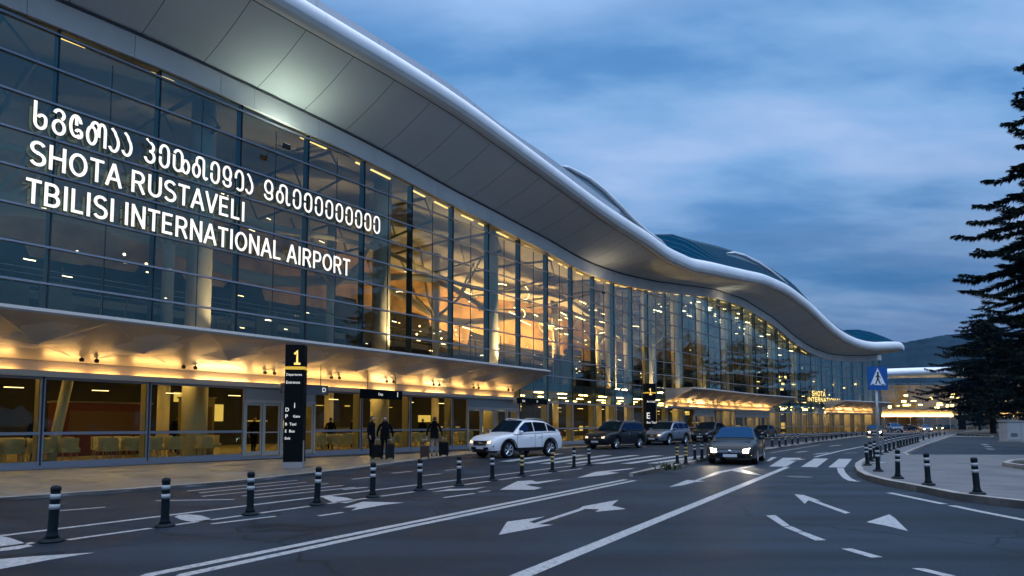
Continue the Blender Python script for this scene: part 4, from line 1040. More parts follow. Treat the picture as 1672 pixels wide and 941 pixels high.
p_ = pylon(1061.5, 721, .95, .5, 4.85, R(14), 'black pylon with a white E, standing behind the first two dark SUVs', L2)
L3 = [('J', -.2, 3.9, .6, M_goldtxt), ('Hall', -.40, 3.3, .26, M_whitetxt), ('12', -.40, 1.95, .8, M_whitetxt)]
pylon(1269, 709.5, .9, .5, 5.0, R(20), 'slim black pylon marked 12, above the roof of the moving sedan', L3)
pylon(1341, 702, 1.1, .6, 6.0, R(25), 'dark pylon with a gold top beside the far parked white estate car', [('M', -.3, 5.0, .8, M_goldtxt)])

# signs hung under the first canopy
def hang_sign(x0, x1, ytop, ybot, off, label, m, texts):
    a, zt = isect(x0, ytop, off); b, _ = isect(x1, ytop, off); _, zb = isect((x0 + x1) / 2, ybot, off)
    c = Fp((a + b) / 2, off, 0); L_ = b - a; t = T2((a + b) / 2); ang = math.atan2(t.y, t.x); zt = isect((x0 + x1) / 2, (ytop), off)[1]
    root = thing('hanging_sign', (c.x, c.y, zb), ang, label, 'sign', 'signs hung under the near canopy'); hh = max(.3, zt - zb)
    mb = MB(); mb.box((0, 0, hh / 2), (L_, .22, hh)); mb.build('sign_box', m, root, bevel=.01)
    mb = MB()
    for q in (-L_ * .35, L_ * .35): mb.tube([(q, 0, hh), (q, 0, hh + (3.62 + off / CW * 1.14 - zb - hh))], .02, 6)
    mb.build('hanger', M_seal, root)
    for body, fx, h in texts: text_obj(body, h, face_mat(-L_ / 2 + fx * L_, hh * .3, -.115), M_whitetxt, root)
hang_sign(590, 655, 637, 652, 1.4, 'long black sign hung under the canopy, right of the pylon', M_py, [('Dep', .38, .16), ('1', .86, .24)])
hang_sign(460, 534, 628, 644, 1.4, 'short grey sign with a white D partly behind the pylon', mat('sign_grey', (.12, .12, .12), .4), [('D', .86, .2)])
hang_sign(846, 892, 651, 660, .6, 'small dark sign over the doors behind the white SUV', M_py, [('Exit', .1, .14), ('D', .6, .14)])

# crossing sign on its pole
c = g(1436, 757, .13)
root = thing('crossing_sign', c, R(14), 'square blue pedestrian crossing sign on a grey pole', 'road sign')
mb = MB(); mb.tube([(0, 0, 0), (-.02, 0, 3.1)], .042, 12); mb.build('pole', mat('galvanised_pole', (.30, .31, .33), .4, .5), root, smooth=True)
mb = MB(); mb.lathe([(.22, 0), (.22, .02), (.07, .06), (.06, .12)], n=16); mb.build('base', MATS['galvanised_pole'], root)
SZ = .84; zc = 2.98
def rrect(w_, h_, r_, n=5):
    o = []
    for cx_, cy_, a0 in ((w_ / 2 - r_, h_ / 2 - r_, 0), (-w_ / 2 + r_, h_ / 2 - r_, 90), (-w_ / 2 + r_, -h_ / 2 + r_, 180), (w_ / 2 - r_, -h_ / 2 + r_, 270)):
        for k in range(n + 1): a = R(a0 + 90 * k / n); o.append((cx_ + r_ * math.cos(a), cy_ + r_ * math.sin(a)))
    return o
def plate(poly, y0, y1, cz_, m, name, par):
    mb = MB(); mb.prism(poly, 0, y1 - y0); o = mb.build(name, m, par); o.matrix_local = Matrix.Translation((-.02, y1, cz_)) @ Matrix.Rotation(R(90), 4, 'X'); return o
M_blue = mat('sign_blue', (.012, .085, .30), .35)
pb = plate(rrect(SZ, SZ * .98, .06), -.085, -.06, zc, M_blue, 'sign_plate', root)
plate([(-.33, -.24), (.33, -.24), (0, .36)], -.092, -.086, zc, mat('sign_white', (.72, .74, .76), .4), 'triangle', root)
mb = MB()
def seg(a, b, w_):
    d = (Vector(b) - Vector(a)).normalized(); n = Vector((-d.y, d.x)) * w_ / 2; mb.prism([Vector(a) - n, Vector(b) - n, Vector(b) + n, Vector(a) + n], 0, .004)
mb.prism([(.0 + .045 * math.cos(k * .63), .185 + .045 * math.sin(k * .63)) for k in range(10)], 0, .004)
seg((0, .14), (-.01, -.02), .075); seg((0, -.0), (.09, -.20), .045); seg((-.01, -.0), (-.10, -.20), .045); seg((0, .12), (.10, .02), .03); seg((0, .12), (-.10, .04), .03)
for x in (-.26, -.19, .17, .25): seg((x - .03, -.215), (x + .03, -.215), .03)
o = mb.build('walker', mat('sign_black', (.01, .01, .01), .5), root); o.matrix_local = Matrix.Translation((-.02, -.0925, zc)) @ Matrix.Rotation(R(90), 4, 'X')
mb = MB(); mb.box((-.02, -.05, zc + .2), (.30, .03, .04)); mb.box((-.02, -.05, zc - .2), (.30, .03, .04)); mb.build('bracket', MATS['galvanised_pole'], root)

# utility cabinet on the right
c0 = at_depth(1645, 722, 51); c0.z = 0
root = thing('utility_cabinet', (c0.x + .8, c0.y, 0), R(-8), 'pale grey utility cabinet with vents at the right edge', 'cabinet')
mb = MB(); mb.box((0, 0, .9), (2.1, 1.0, 1.6)); mb.build('body', mat('cabinet_grey', (.36, .37, .38), .6, noise=.15, nscale=2), root, bevel=.02)
mb = MB(); mb.box((0, 0, 1.74), (2.25, 1.15, .08)); mb.build('roof', MATS['cabinet_grey'], root, bevel=.02)
mb = MB(); mb.box((0, 0, .05), (2.3, 1.2, .10)); mb.build('plinth', M_kerb, root)
for x in (-.5, .5):
    mb = MB(); mb.box((x, -.51, .92), (.92, .03, 1.4)); d = mb.build('door', mat('cabinet_door', (.40, .41, .42), .55), root, bevel=.01)
    mb = MB(); [mb.box((x, -.53, .5 + .06 * k), (.5, .012, .025)) for k in range(5)]; mb.build('vent', M_seal, d)

# ------------------------------------------------------------------ cars (front looks to +x)
M_tyre = mat('tyre_rubber', (.008, .008, .009), .8, 0, .1); M_rim = mat('alloy_rim', (.5, .51, .53), .25, .85); M_rimd = mat('rim_gap', (.02, .02, .02), .6)
M_cglass = bpy.data.materials.new('car_glass'); M_cglass.use_nodes = True; _t = M_cglass.node_tree; _t.nodes.clear()
_o = _t.nodes.new('ShaderNodeOutputMaterial'); _d = _t.nodes.new('ShaderNodeBsdfDiffuse'); _d.inputs[0].default_value = (.006, .009, .012, 1); _g = _t.nodes.new('ShaderNodeBsdfGlossy'); _g.inputs['Color'].default_value = (.09, .40, 1, 1); _g.inputs['Roughness'].default_value = .03
_m = _t.nodes.new('ShaderNodeMixShader'); _m.inputs[0].default_value = .075; _t.links.new(_d.outputs[0], _m.inputs[1]); _t.links.new(_g.outputs[0], _m.inputs[2]); _t.links.new(_m.outputs[0], _o.inputs[0])

M_trim = mat('black_trim', (.010, .010, .011), .6, 0, .15); M_chrome = mat('chrome', (.6, .6, .62), .15, .9)
M_plate = mat('number_plate', (.62, .64, .66), .4); M_tail = mat('tail_lamp', (.25, .01, .01), .25)
M_lampoff = mat('head_lamp_glass', (.40, .42, .45), .12, .2); M_lampdim = emis('head_lamp_dim', (1, .80, .52), 1.6); M_lampon = emis('head_lamp_on', (1, .86, .62), 30.); M_fog = emis('fog_lamp_on', (1, .72, .36), 2.2)
M_amber = emis('amber_lamp', (1, .5, .12), .9)
def paintm(name, rgb, metal=.0, rough=.28): return mat(name, rgb, rough, metal, .5 if max(rgb) > .1 else .2, coat=.35 if max(rgb) > .1 else .06)
SUV = dict(L=4.55, W=1.90, H=1.72, wb=2.70, wr=.37, sill=.32, hood0=.90, hood1=1.09, belt0=1.07, belt1=1.18, cowl=.98, roof1=.18, roof2=-1.05, tail=-2.10, rr=.05, trunk=None, nose=.52)
SED = dict(L=4.62, W=1.80, H=1.42, wb=2.66, wr=.315, sill=.24, hood0=.68, hood1=.93, belt0=.92, belt1=.98, cowl=.88, roof1=.12, roof2=-.95, tail=-1.78, rr=.05, trunk=.98, nose=.45)
EST = dict(SUV); EST.update(L=4.75, H=1.70, roof2=-1.75, tail=-2.2, W=1.88)
def make_car(P, paint, lamps, label, group, plate_m=None, rails=False, cladding=True, name='parked_car', detail=True):
    root = thing(name, (0, 0, 0), 0, label, 'car', group)
    L, W, H, wb, wr, sill = (P[k] for k in ('L', 'W', 'H', 'wb', 'wr', 'sill'))
    xf, xr = wb / 2 + .02, -wb / 2 + .02; ra = wr + .07; X0, X1 = L / 2, -L / 2
    def sm(a, b, x): t = min(1, max(0, (x - a) / (b - a))); return t * t * (3 - 2 * t)
    def hw(x):
        t = max(0, (x - (X0 - .75)) / .75); u = max(0, ((X1 + .7) - x) / .7)
        return W / 2 * (1 - .20 * t ** 2.4 - .13 * u ** 2.4)
    def topz(x):
        if x > P['cowl']: 
            t = (x - P['cowl']) / (X0 - P['cowl']); return P['hood1'] + (P['hood0'] - P['hood1']) * (t ** 1.6) - .10 * max(0, (t - .86) / .14) ** 2
        if P['trunk'] and x < P['tail']: t = (P['tail'] - x) / (P['tail'] - X1); return P['trunk'] - .05 * t * t
        t = (P['cowl'] - x) / (P['cowl'] - P['tail']); return P['belt0'] + (P['belt1'] - P['belt0']) * min(1, t)
    def botz(x):
        z = sill - .0 if xr < x < xf else sill + .02
        for xw in (xf, xr):
            d = abs(x - xw)
            if d < ra: z = max(z, wr + math.sqrt(ra * ra - d * d))
        return z
    xs = [X0 - .0]
    st = [X0, X0 - .03, X0 - .08, X0 - .15]
    q = X0 - .22
    while q > X1 + .2: st.append(q); q -= .065
    st += [X1 + .15, X1 + .08, X1 + .03, X1]
    rows = []
    for x in st:
        h_, zt, zb = hw(x), topz(x), botz(x); zs = zt - .07
        if zb > zs - .08: zb = zs - .08
        def bulge(z, xx):
            if xx > X0 - .5: return -.16 * ((z - P['nose']) / .42) ** 2 * sm(X0 - .5, X0, xx)
            if xx < X1 + .4: return .10 * ((z - .62) / .5) ** 2 * sm(-(X1 + .4), -X1, -xx)
            return 0
        half = [(0, zt + .012), (h_ * .45, zt + .006), (h_ * .78, zt - .012), (h_ * .93, zt - .045), (h_ * .985, zs - .05)]
        for f_, wf in ((.30, 1.0), (.55, 1.0), (.8, .99), (1, .965)): half.append((h_ * wf, (zs - .05) + (zb - zs + .05) * f_))
        ring = [Vector((x + bulge(z, x), -y, z)) for y, z in half[::-1]] + [Vector((x + bulge(z, x), y, z)) for y, z in half[1:]]
        rows.append(ring)
    mb = MB(); mb.grid(rows); n = len(rows[0])
    for rw in (rows[0], rows[-1]):
        c_ = sum(rw, Vector()) / n
        # cap as horizontal bands between the two sides
        for j in range(n // 2): mb.add([rw[j], rw[j + 1], rw[n - 2 - j], rw[n - 1 - j]], [(0, 1, 2, 3)])
    # greenhouse
    def wbelt(x): return hw(x) * .955
    x_c, x1, x2, x_t = P['cowl'] + .02, P['roof1'], P['roof2'], P['tail'] + .02
    def roofz(x):
        if x > x1: t = (x - x1) / (x_c - x1); return H - .035 - (H - .035 - topz(x_c)) * (t ** 1.12)
        if x < x2: t = (x2 - x) / (x2 - x_t); return H - .06 - (H - .06 - topz(x_t)) * (t ** 1.35)
        t = (x - x2) / (x1 - x2); return H - .06 + .025 * t + .03 * math.sin(PI * t)
    def wtop(x):
        base = W / 2 * (.73 if P['trunk'] is None else .655); 
        f_ = (roofz(x) - topz(x)) / (H - P['belt0']); f_ = max(0, min(1, f_)); return wbelt(x) * .97 + (base - wbelt(x) * .97) * f_
    gx = []; q = x_c
    while q > x_t: gx.append(q); q -= .09
    gx.append(x_t)
    def grow(x):
        zr, zb = roofz(x), topz(x) - .02; wt, wb_ = wtop(x), wbelt(x)
        hl = [(0, zr + .02), (wt * .6, zr + .008), (wt * .9, zr - .02), (wt, min(zr, max(zb, zr - .06)))]
        for f_ in (.35, .7, 1): hl.append((wt + (wb_ - wt) * f_, hl[3][1] + (zb - hl[3][1]) * f_))
        return [Vector((x, -y, z)) for y, z in hl[::-1]] + [Vector((x, y, z)) for y, z in hl[1:]]
    mb.grid([grow(x) for x in gx])
    body = mb.build('body', paint, root, smooth=True, fixn=True)
    # glass
    def side(x, v, sgn, o=.008):
        zr, zb = roofz(x), topz(x) - .02; zt = min(zr, max(zb, zr - .06)); wt, wb_ = wtop(x), wbelt(x)
        return Vector((x, sgn * (wt + (wb_ - wt) * (1 - v) + o), zt + (zb - zt) * (1 - v) + .004))
    def topp(x, f_, o=.012): return Vector((x + o * .7, wtop(x) * f_, roofz(x) + .02 - .03 * f_ * f_ + o))
    mb = MB(); ws = [x_c - .05 + (x1 + .05 - x_c + .05) * k / 6 for k in range(7)]
    mb.grid([[topp(x, -.90 + 1.8 * j / 8) for j in range(9)] for x in ws]); mb.build('windscreen', M_cglass, root, smooth=True)
    mb = MB(); ws = [x2 - .10 + (x_t + .12 - x2 + .10) * k / 5 for k in range(6)]
    mb.grid([[topp(x, -.86 + 1.72 * j / 8) - Vector((.02, 0, 0)) for j in range(9)] for x in ws]); mb.build('rear_window', M_cglass, root, smooth=True)
    mid = x1 - .46
    wins = [(x1 + .46, mid + .03), (mid - .03, mid - .86)]
    if P['trunk'] is None: wins.append((mid - .93, x_t + .30))
    for sgn in (-1, 1):
        mb = MB()
        for a, b in wins:
            n_ = 6; 
            top = []; bot = []
            for k in range(n_ + 1):
                x = a + (b - a) * k / n_
                v1 = .93
                top.append(side(x, v1, sgn)); bot.append(side(x, .13, sgn))
            mb.grid([top, bot])
        mb.build('side_window', M_cglass, root, smooth=True)
        if detail:
            mb = MB(); z0 = topz(.55) - .02
            p = side(P['cowl'] - .30, .12, sgn); mb.ball((p.x, p.y + sgn * .11, p.z + .05), (.07, .12, .075), 10, 6); mb.tube([p, p + Vector((0, sgn * .07, .02))], .02, 6)
            mb.build('mirror', paint, root, smooth=True)
            mb = MB()
            for x in (mid + .25, x2 + .42 if P['trunk'] is None else x2 + .05): mb.box((x, sgn * (hw(x) * 1.0 + .006), topz(x) - .20), (.20, .03, .035))
            mb.build('door_handle', M_chrome if paint.name.startswith('white') is False else paint, root, bevel=.006)
            mb = MB()
            for x in (mid, P['cowl'] - .12, x2 + .30): mb.box((x, sgn * (hw(x) * .998), (topz(x) + sill) / 2 + .02), (.010, .012, topz(x) - sill - .18))
            mb.build('door_gap', M_trim, root)
    # underbody, cladding, bumpers
    mb = MB(); mb.box((0, 0, sill + .12), (L * .90, W * .80, .26)); mb.box((0, 0, .60), (L * .72, W * .74, .5)); mb.build('underbody', M_trim, root)
    if cladding:
        for sgn in (-1, 1):
            mb = MB(); a, b = xf - ra, xr + ra; mb.box(((a + b) / 2, sgn * (W / 2 * .968), sill + .05), (a - b, .05, .16))
            for xw in (xf, xr):
                pts_o = []; 
                for k in range(13): an = PI * k / 12; pts_o.append((xw + math.cos(an) * (ra + .01), wr + math.sin(an) * (ra + .01)))
                mb.grid([[Vector((x, sgn * (hw(x) * .99 + .014), max(z, sill))) for x, z in pts_o], [Vector((xw + (x - xw) * 1.13, sgn * (hw(x) * .995 + .012), max(wr + (z - wr) * 1.13, sill))) for x, z in pts_o]])
            mb.build('side_cladding', M_trim, root)
        mb = MB(); mb.grid([[Vector((X0 - .30 * abs(f_) ** 3 + .015, f_ * hw(X0 - .2) * .98, z)) for f_ in [k / 5 for k in range(-5, 6)]] for z in (sill - .06, sill + .08, sill + .14)]); mb.build('bumper_lip', M_trim, root)
        mb = MB(); mb.box((X1 + .05, 0, sill + .12), (.14, W * .84, .28)); mb.build('rear_bumper', M_trim, root, bevel=.03)
    def front(y, z, o=.012):
        t = min(1, abs(y) / (W / 2)); xx = X0 - .16 * ((z - P['nose']) / .42) ** 2 + o
        hwf = hw(X0)
        a_ = max(0, abs(y) - hwf * .92); return Vector((xx - a_ * 2.6, y, z))
    h0 = P['hood0']
    gz1, gz0 = h0 - .13, h0 - .34
    if not P['trunk']: gy = W * .26
    else: gz1, gz0, gy = h0 - .11, h0 - .24, W * .24
    mb = MB(); mb.grid([[front(gy * f_ * (1 - .18 * (1 - (z - gz0) / (gz1 - gz0))), z, .014) for f_ in [k / 6 for k in range(-6, 7)]] for z in [gz0 + (gz1 - gz0) * k / 4 for k in range(5)]]); gr = mb.build('radiator_opening', M_trim, root, smooth=True)
    if detail:
        mb = MB()
        for k in range(1, 4): z = gz0 + (gz1 - gz0) * k / 4; mb.tube([front(gy * .9 * f_, z, .022) for f_ in (-1, -.5, 0, .5, 1)], .008, 5)
        mb.build('slat_bar', M_chrome, gr)
        mb = MB(); z = (gz0 + gz1) / 2; c_ = front(0, z, .03); mb.ball(c_, (.02, .075, .055), 12, 6); mb.build('emblem', M_chrome, gr, smooth=True)
        mb = MB(); mb.grid([[front(W * .30 * f_, z, .013) for f_ in [k / 6 for k in range(-6, 7)]] for z in (sill + .05, sill + .12, sill + .17)]); mb.build('air_intake', M_trim, root, smooth=True)
    pz = gz0 - (.10 if not P['trunk'] else .09)
    mb = MB(); mb.grid([[front(.26 * f_, z, .026) for f_ in (-1, -.5, 0, .5, 1)] for z in (pz - .055, pz + .055)]); pl = mb.build('number_plate', plate_m or M_plate, root)
    mb = MB(); mb.grid([[front(y, z, .03) for y in (-.26, -.225)] for z in (pz - .054, pz + .054)]); mb.build('plate_band', mat('plate_blue', (.02, .10, .40), .4), pl)
    for sgn in (-1, 1):
        lz = h0 - .19 if not P['trunk'] else h0 - .16
        mb = MB(); rows = []
        for k in range(7):
            t = k / 6; y = W * (.255 + .20 * t) ; hgt = (.060 + .040 * t) if P['trunk'] else (.045 + .035 * t)
            sl = .10 * t * t
            rows.append([front(sgn * y, lz + sl * .5 + hgt * v, .02) for v in (-1, -.5, 0, .5, 1)])
        mb.grid(rows); hl = mb.build('headlight', lamps, root, smooth=True)
        if detail:
            fz = sill + .13 if P['trunk'] else sill + .22
            mb = MB(); c_ = front(sgn * W * .385, fz, .0); mb.ball(c_, (.03, .12, .05), 12, 6); fh = mb.build('fog_lamp_housing', M_trim, root, smooth=True)
            mb = MB(); mb.ball(c_ + Vector((.02, 0, 0)), (.025, .07 if P['trunk'] else .035, .032), 12, 6); mb.build('fog_lamp', M_fog if lamps is not M_lampoff else M_lampoff, fh, smooth=True)
        mb = MB(); c_ = Vector((X1 + .10, sgn * hw(X1) * .93, topz(X1 + .1) - .16)); mb.ball(c_, (.14, .10, .10), 10, 6); mb.build('tail_light', M_tail, root, smooth=True)
        if lamps is M_lampon:
            sp = bpy.data.lights.new('headlight_beam', 'SPOT'); sp.energy = 45; sp.color = (1, .80, .50); sp.spot_size = R(62); sp.spot_blend = .8; sp.shadow_soft_size = .06
            so_ = bpy.data.objects.new('headlight_beam', sp); col.objects.link(so_); so_.parent = root; so_.location = front(sgn * W * .36, lz, .08); so_.rotation_euler = (0, R(-90 + 14) , 0)
    if rails:
        for sgn in (-1, 1):
            mb = MB(); mb.tube([Vector((x, sgn * wtop(x) * .9, roofz(x) + (.03 if k in (0, 6) else .06))) for k, x in enumerate([x1 - .1 + (x2 - x1 - .0) * k / 6 for k in range(7)])], .018, 6); mb.build('roof_rail', M_chrome, root, smooth=True)
    # wheels
    for xw in (xf, xr):
        for sgn in (-1, 1):
            M4 = Matrix.Translation((xw, sgn * (W / 2 - .125), wr)) @ Matrix.Rotation(R(-90 * sgn), 4, 'X')
            mb = MB(); mb.lathe([(.02, -.09), (wr * .66, -.10), (wr * .93, -.105), (wr, -.07), (wr, .07), (wr * .93, .105), (wr * .72, .11), (wr * .68, .08), (wr * .67, 0.)], n=28, M=M4, caps=False); ty = mb.build('wheel', M_tyre, root)
            mb = MB(); mb.lathe([(wr * .70, .085), (wr * .70, .113), (wr * .62, .105), (wr * .60, .04)], n=28, M=M4, caps=False); 
            for k in range(6):
                an = 2 * PI * k / 6
                for da in (-.13, .13):
                    a_, b_ = Vector((math.cos(an) * wr * .12, math.sin(an) * wr * .12, .095)), Vector((math.cos(an + da) * wr * .66, math.sin(an + da) * wr * .66, .088)); mb.tube([M4 @ a_, M4 @ b_], [.030, .024], 5)
            mb.lathe([(wr * .17, .06), (wr * .15, .10)], n=14, M=M4); mb.build('rim', M_rim, ty)
            mb = MB(); mb.lathe([(wr * .68, .0), (wr * .68, .03)], n=20, M=M4); mb.build('brake_disc', M_rimd, ty)
    return root
def park(car, x, y, heading): car.location = (x, y, 0); car.rotation_euler = (0, 0, heading); return car
def hd(deg): return R(-90 - deg)        # deg: how far the nose points to the left of straight-at-the-camera
GP = 'cars stopped along the terminal kerb'; GR = 'cars driving on the road'; GF = 'cars far down the forecourt'
ca = math.radians
def wheelbase_place(car, P, fr, deg):
    """fr: ground point of the front wheel on the camera side; deg as in hd()"""
    h_ = hd(deg); fx, fy = math.cos(h_), math.sin(h_); lx, ly = -fy, fx
    x = fr[0] - fx * (P['wb'] / 2 + .02) - lx * (P['W'] / 2 - .1); y = fr[1] - fy * (P['wb'] / 2 + .02) - ly * (P['W'] / 2 - .1)
    return park(car, x, y, h_)
q = g(829, 748.5); wheelbase_place(make_car(SUV, paintm('white_paint', (.66, .67, .69)), M_lampdim, 'white SUV with lit headlights at the kerb, front of the queue', GP, rails=True), SUV, (q.x, q.y), 46)
q = g(1005.5, 733.8); wheelbase_place(make_car(EST, paintm('black_paint', (.010, .011, .014)), M_lampdim, 'black SUV directly behind the white one, headlights on', GP, rails=True), EST, (q.x, q.y), 42)
q = g(1092, 726.8); wheelbase_place(make_car(EST, paintm('silver_blue_paint', (.17, .20, .24), .5, .3), M_lampdim, 'silver grey SUV between the two black SUVs', GP, rails=True), EST, (q.x, q.y), 41)
q = g(1165, 722); wheelbase_place(make_car(SUV, paintm('near_black_paint', (.012, .015, .020)), M_lampoff, 'black SUV behind the silver one, partly hidden by the moving sedan', GP), SUV, (q.x, q.y), 38)
q = g(1234, 758.3); wheelbase_place(make_car(SED, paintm('grey_green_paint', (.022, .027, .029), .3, .3), M_lampon, 'dark grey sedan with bright headlights driving towards the camera', GR, plate_m=mat('lit_plate', (.78, .80, .84), .4), cladding=False, name='sedan'), SED, (q.x, q.y), 27)
def at_px(car, px, py, deg): q = g(px, py); return park(car, q.x, q.y, hd(deg))
P_black = MATS['black_paint']
at_px(make_car(SED, P_black, M_lampoff, 'black saloon behind the roof of the moving grey sedan', GP, cladding=False, detail=False), 1247, 714.5, 40)
at_px(make_car(EST, paintm('far_white_paint', (.62, .64, .67)), M_lampdim, 'white estate car parked far down the kerb, left of the two headlights', GF, cladding=False, detail=False), 1357, 706.2, 62)
at_px(make_car(SUV, paintm('far_silver_paint', (.30, .33, .37), .4), M_lampdim, 'small silver car parked just right of the white estate', GF, cladding=False, detail=False), 1388, 705.4, 40)
at_px(make_car(SED, paintm('bronze_paint', (.06, .055, .05), .3), M_lampon, 'dark sedan with two bright headlights, left of the crossing sign pole', GR, cladding=False, detail=False, name='sedan'), 1428, 712.3, 30)
at_px(make_car(SUV, paintm('blue_paint', (.03, .06, .12), .2), M_lampoff, 'dark blue car right behind the headlit sedan, right of the sign pole', GF, cladding=False, detail=False), 1461, 706.5, 20)
at_px(make_car(SED, P_black, M_lampoff, 'black car stopped far off under the bright far canopy', GF, cladding=False, detail=False), 1482, 703.5, 70)
at_px(make_car(SED, paintm('haze_grey_paint', (.16, .16, .17), .3), M_lampon, 'grey sedan with glaring headlights, farthest moving car on the road', GR, cladding=False, detail=False, name='sedan'), 1512, 705.5, 26)
at_px(make_car(SED, MATS['haze_grey_paint'], M_lampon, 'tiny car with lit headlights far off, left of the broad conifer', GF, cladding=False, detail=False, name='sedan'), 1533, 702.6, 30)
at_px(make_car(SUV, MATS['near_black_paint'], M_lampdim, 'tiny dark car in the far row, just left of the utility cabinet', GF, cladding=False, detail=False), 1628, 702, 60)
at_px(make_car(SED, P_black, M_lampoff, 'dark car in the far row, left of the big tree trunk', GF, cladding=False, detail=False), 1549, 702.2, 75)
at_px(make_car(SUV, MATS['far_silver_paint'], M_lampoff, 'silver car in the far row in front of the second building', GF, cladding=False, detail=False), 1571, 702.4, 80)
at_px(make_car(SED, MATS['blue_paint'], M_lampoff, 'blue car half hidden behind the big tree trunk', GF, cladding=False, detail=False), 1597, 702.4, 82)
at_px(make_car(SED, MATS['far_white_paint'], M_lampoff, 'white car at the right end of the far row, right of the trunk', GF, cladding=False, detail=False), 1652, 701.8, 84)

# ------------------------------------------------------------------ people
M_skin = mat('skin', (.34, .20, .14), .55); M_coat = mat('black_coat', (.005, .005, .006), .9, 0, .05); M_trou = mat('dark_trousers', (.006, .006, .007), .9, 0, .05); M_pale = mat('grey_trousers', (.22, .20, .20), .8); M_hair = mat('dark_hair', (.012, .009, .007), .6); M_shoe = mat('black_shoe', (.008, .008, .008), .4)
def skin_mesh(chains, subdiv=1):
    """chains: list of lists of (point, radius) that share points by value"""
    me = bpy.data.meshes.new('figure'); V = []; idx = {}; E = []; Rr = []
    for ch in chains:
        prev = None
        for p, r_ in ch:
            k = tuple(round(c, 4) for c in p)
            if k not in idx: idx[k] = len(V); V.append(p); Rr.append(r_)
            i = idx[k]
            if prev is not None and prev != i: E.append((prev, i))
            prev = i
    me.from_pydata(V, E, []); o = bpy.data.objects.new('figure', me); col.objects.link(o)
    md = o.modifiers.new('skin', 'SKIN'); md.use_smooth_shade = True
    for i, r_ in enumerate(Rr):
        d = me.skin_vertices[0].data[i]; rx = r_ if isinstance(r_, tuple) else (r_, r_); d.radius = rx; d.use_root = (i == 0)
    sb = o.modifiers.new('sub', 'SUBSURF'); sb.levels = subdiv; sb.render_levels = subdiv
    bpy.context.view_layer.update()
    m2 = bpy.data.meshes.new_from_object(o.evaluated_get(bpy.context.evaluated_depsgraph_get()))
    bpy.data.objects.remove(o); return m2
def make_person(label, legs_m, group=None, stride=.06, hands=((.27, .02, .80), (-.27, .05, .80)), Hs=1.74, hood=False, rz=0, loc=(0, 0, 0), long_coat=.0, elbows=None, lean=0):
    """faces -y in its own space; hands: hand positions (x, y, z) of left and right"""
    root = thing('person', loc, rz, label, 'person', group); k = Hs / 1.74
    pel = (0, 0, .95); chest = (0, lean * .5 + .0, 1.30); neck = (0, lean, 1.47); ch = []
    ch.append([(pel, (.16, .11)), ((0, lean * .25, 1.12), (.145, .105)), (chest, (.175, .12)), ((0, lean, 1.42), (.12, .09)), ((0, lean - .01, 1.50), .055), ((0, lean - .02, 1.545), .058)])
    for sgn, hnd in ((1, hands[0]), (-1, hands[1])):
        st_ = stride * sgn
        ch.append([(pel, (.16, .11)), ((sgn * .095, 0, .88), .098), ((sgn * .10, -.02 + st_ * .5, .50), .068), ((sgn * .105, .02 + st_, .10), .044), ((sgn * .11, -.08 + st_, .035), .04), ((sgn * .115, -.16 + st_, .03), .032)])
        sh = (sgn * .19, lean, 1.40); hv = Vector(hnd); sv = Vector(sh); el = elbows[0 if sgn > 0 else 1] if elbows else tuple((sv + hv) / 2 + Vector((sgn * .05, .05, -.02)))
        wr_ = tuple(hv + (Vector(el) - hv).normalized() * .07)
        ch.append([((0, lean, 1.42), (.12, .09)), (sh, .07), (el, .05), (wr_, .034), (hnd, (.036, .022))])
        d = (hv - Vector(wr_)).normalized(); a = d.cross(Vector((0, 0, 1))); a = a.normalized() if a.length > .1 else Vector((0, 1, 0))
        for j, (off, ln_) in enumerate(((-.03, .062), (-.011, .072), (.009, .068), (.027, .052))):
            b0 = hv + a * off + d * .03; b1 = b0 + d * ln_ * .55; b2 = b1 + (d * .6 + Vector((-sgn * .5, 0, 0))) * ln_ * .5
            ch.append([(hnd, (.036, .022)), (tuple(b0), .010), (tuple(b1), .0095), (tuple(b2), .008)])
        t0 = hv + a * -.035 - d * .01 ; t1 = t0 + (a * -.5 + d) * .035
        ch.append([(hnd, (.036, .022)), (tuple(t0), .011), (tuple(t1), .009)])
    me = skin_mesh(ch, 1)
    # head joined to the same mesh
    b = bmesh.new(); b.from_mesh(me)
    hc = Vector((0, lean - .035, 1.635))
    ret = bmesh.ops.create_uvsphere(b, u_segments=16, v_segments=12, radius=1)
    for v in ret['verts']:
        x, y, z = v.co
        yy = y * .098 - (.012 if y < 0 and -.6 < z < .1 else 0); xx = x * .076 * (1 - .22 * max(0, -z)); 
        if y < -.75 and abs(x) < .25 and -.3 < z < .15: yy -= .022
        if y < -.6 and .1 < z < .35 and .2 < abs(x) < .6: yy += .010
        if y < -.6 and -.62 < z < -.42 and abs(x) < .4: yy += .006
        v.co = hc + Vector((xx, yy, z * .115))
    for sgn in (-1, 1):
        ear = bmesh.ops.create_uvsphere(b, u_segments=8, v_segments=6, radius=1)
        for v in ear['verts']: v.co = hc + Vector((sgn * .077 + v.co.x * .012, .012 + v.co.y * .02, v.co.z * .03))
    for f in b.faces: f.smooth = True
    for v in b.verts: v.co *= k
    b.to_mesh(me); b.free()
    me.materials.clear()
    for m in (M_skin, M_coat, legs_m, M_shoe): me.materials.append(m)
    for p in me.polygons:
        z = p.center.z / k; x = abs(p.center.x) / k
        hand = any((Vector(h_) * k - p.center).length < .115 * k for h_ in hands)
        p.material_index = 0 if (z > 1.535 or hand) else 3 if z < .075 else 2 if z < .86 and x < .22 else 1
    o = bpy.data.objects.new('body', me); col.objects.link(o); o.parent = root
    # hair cap
    mb = MB(); rows = []
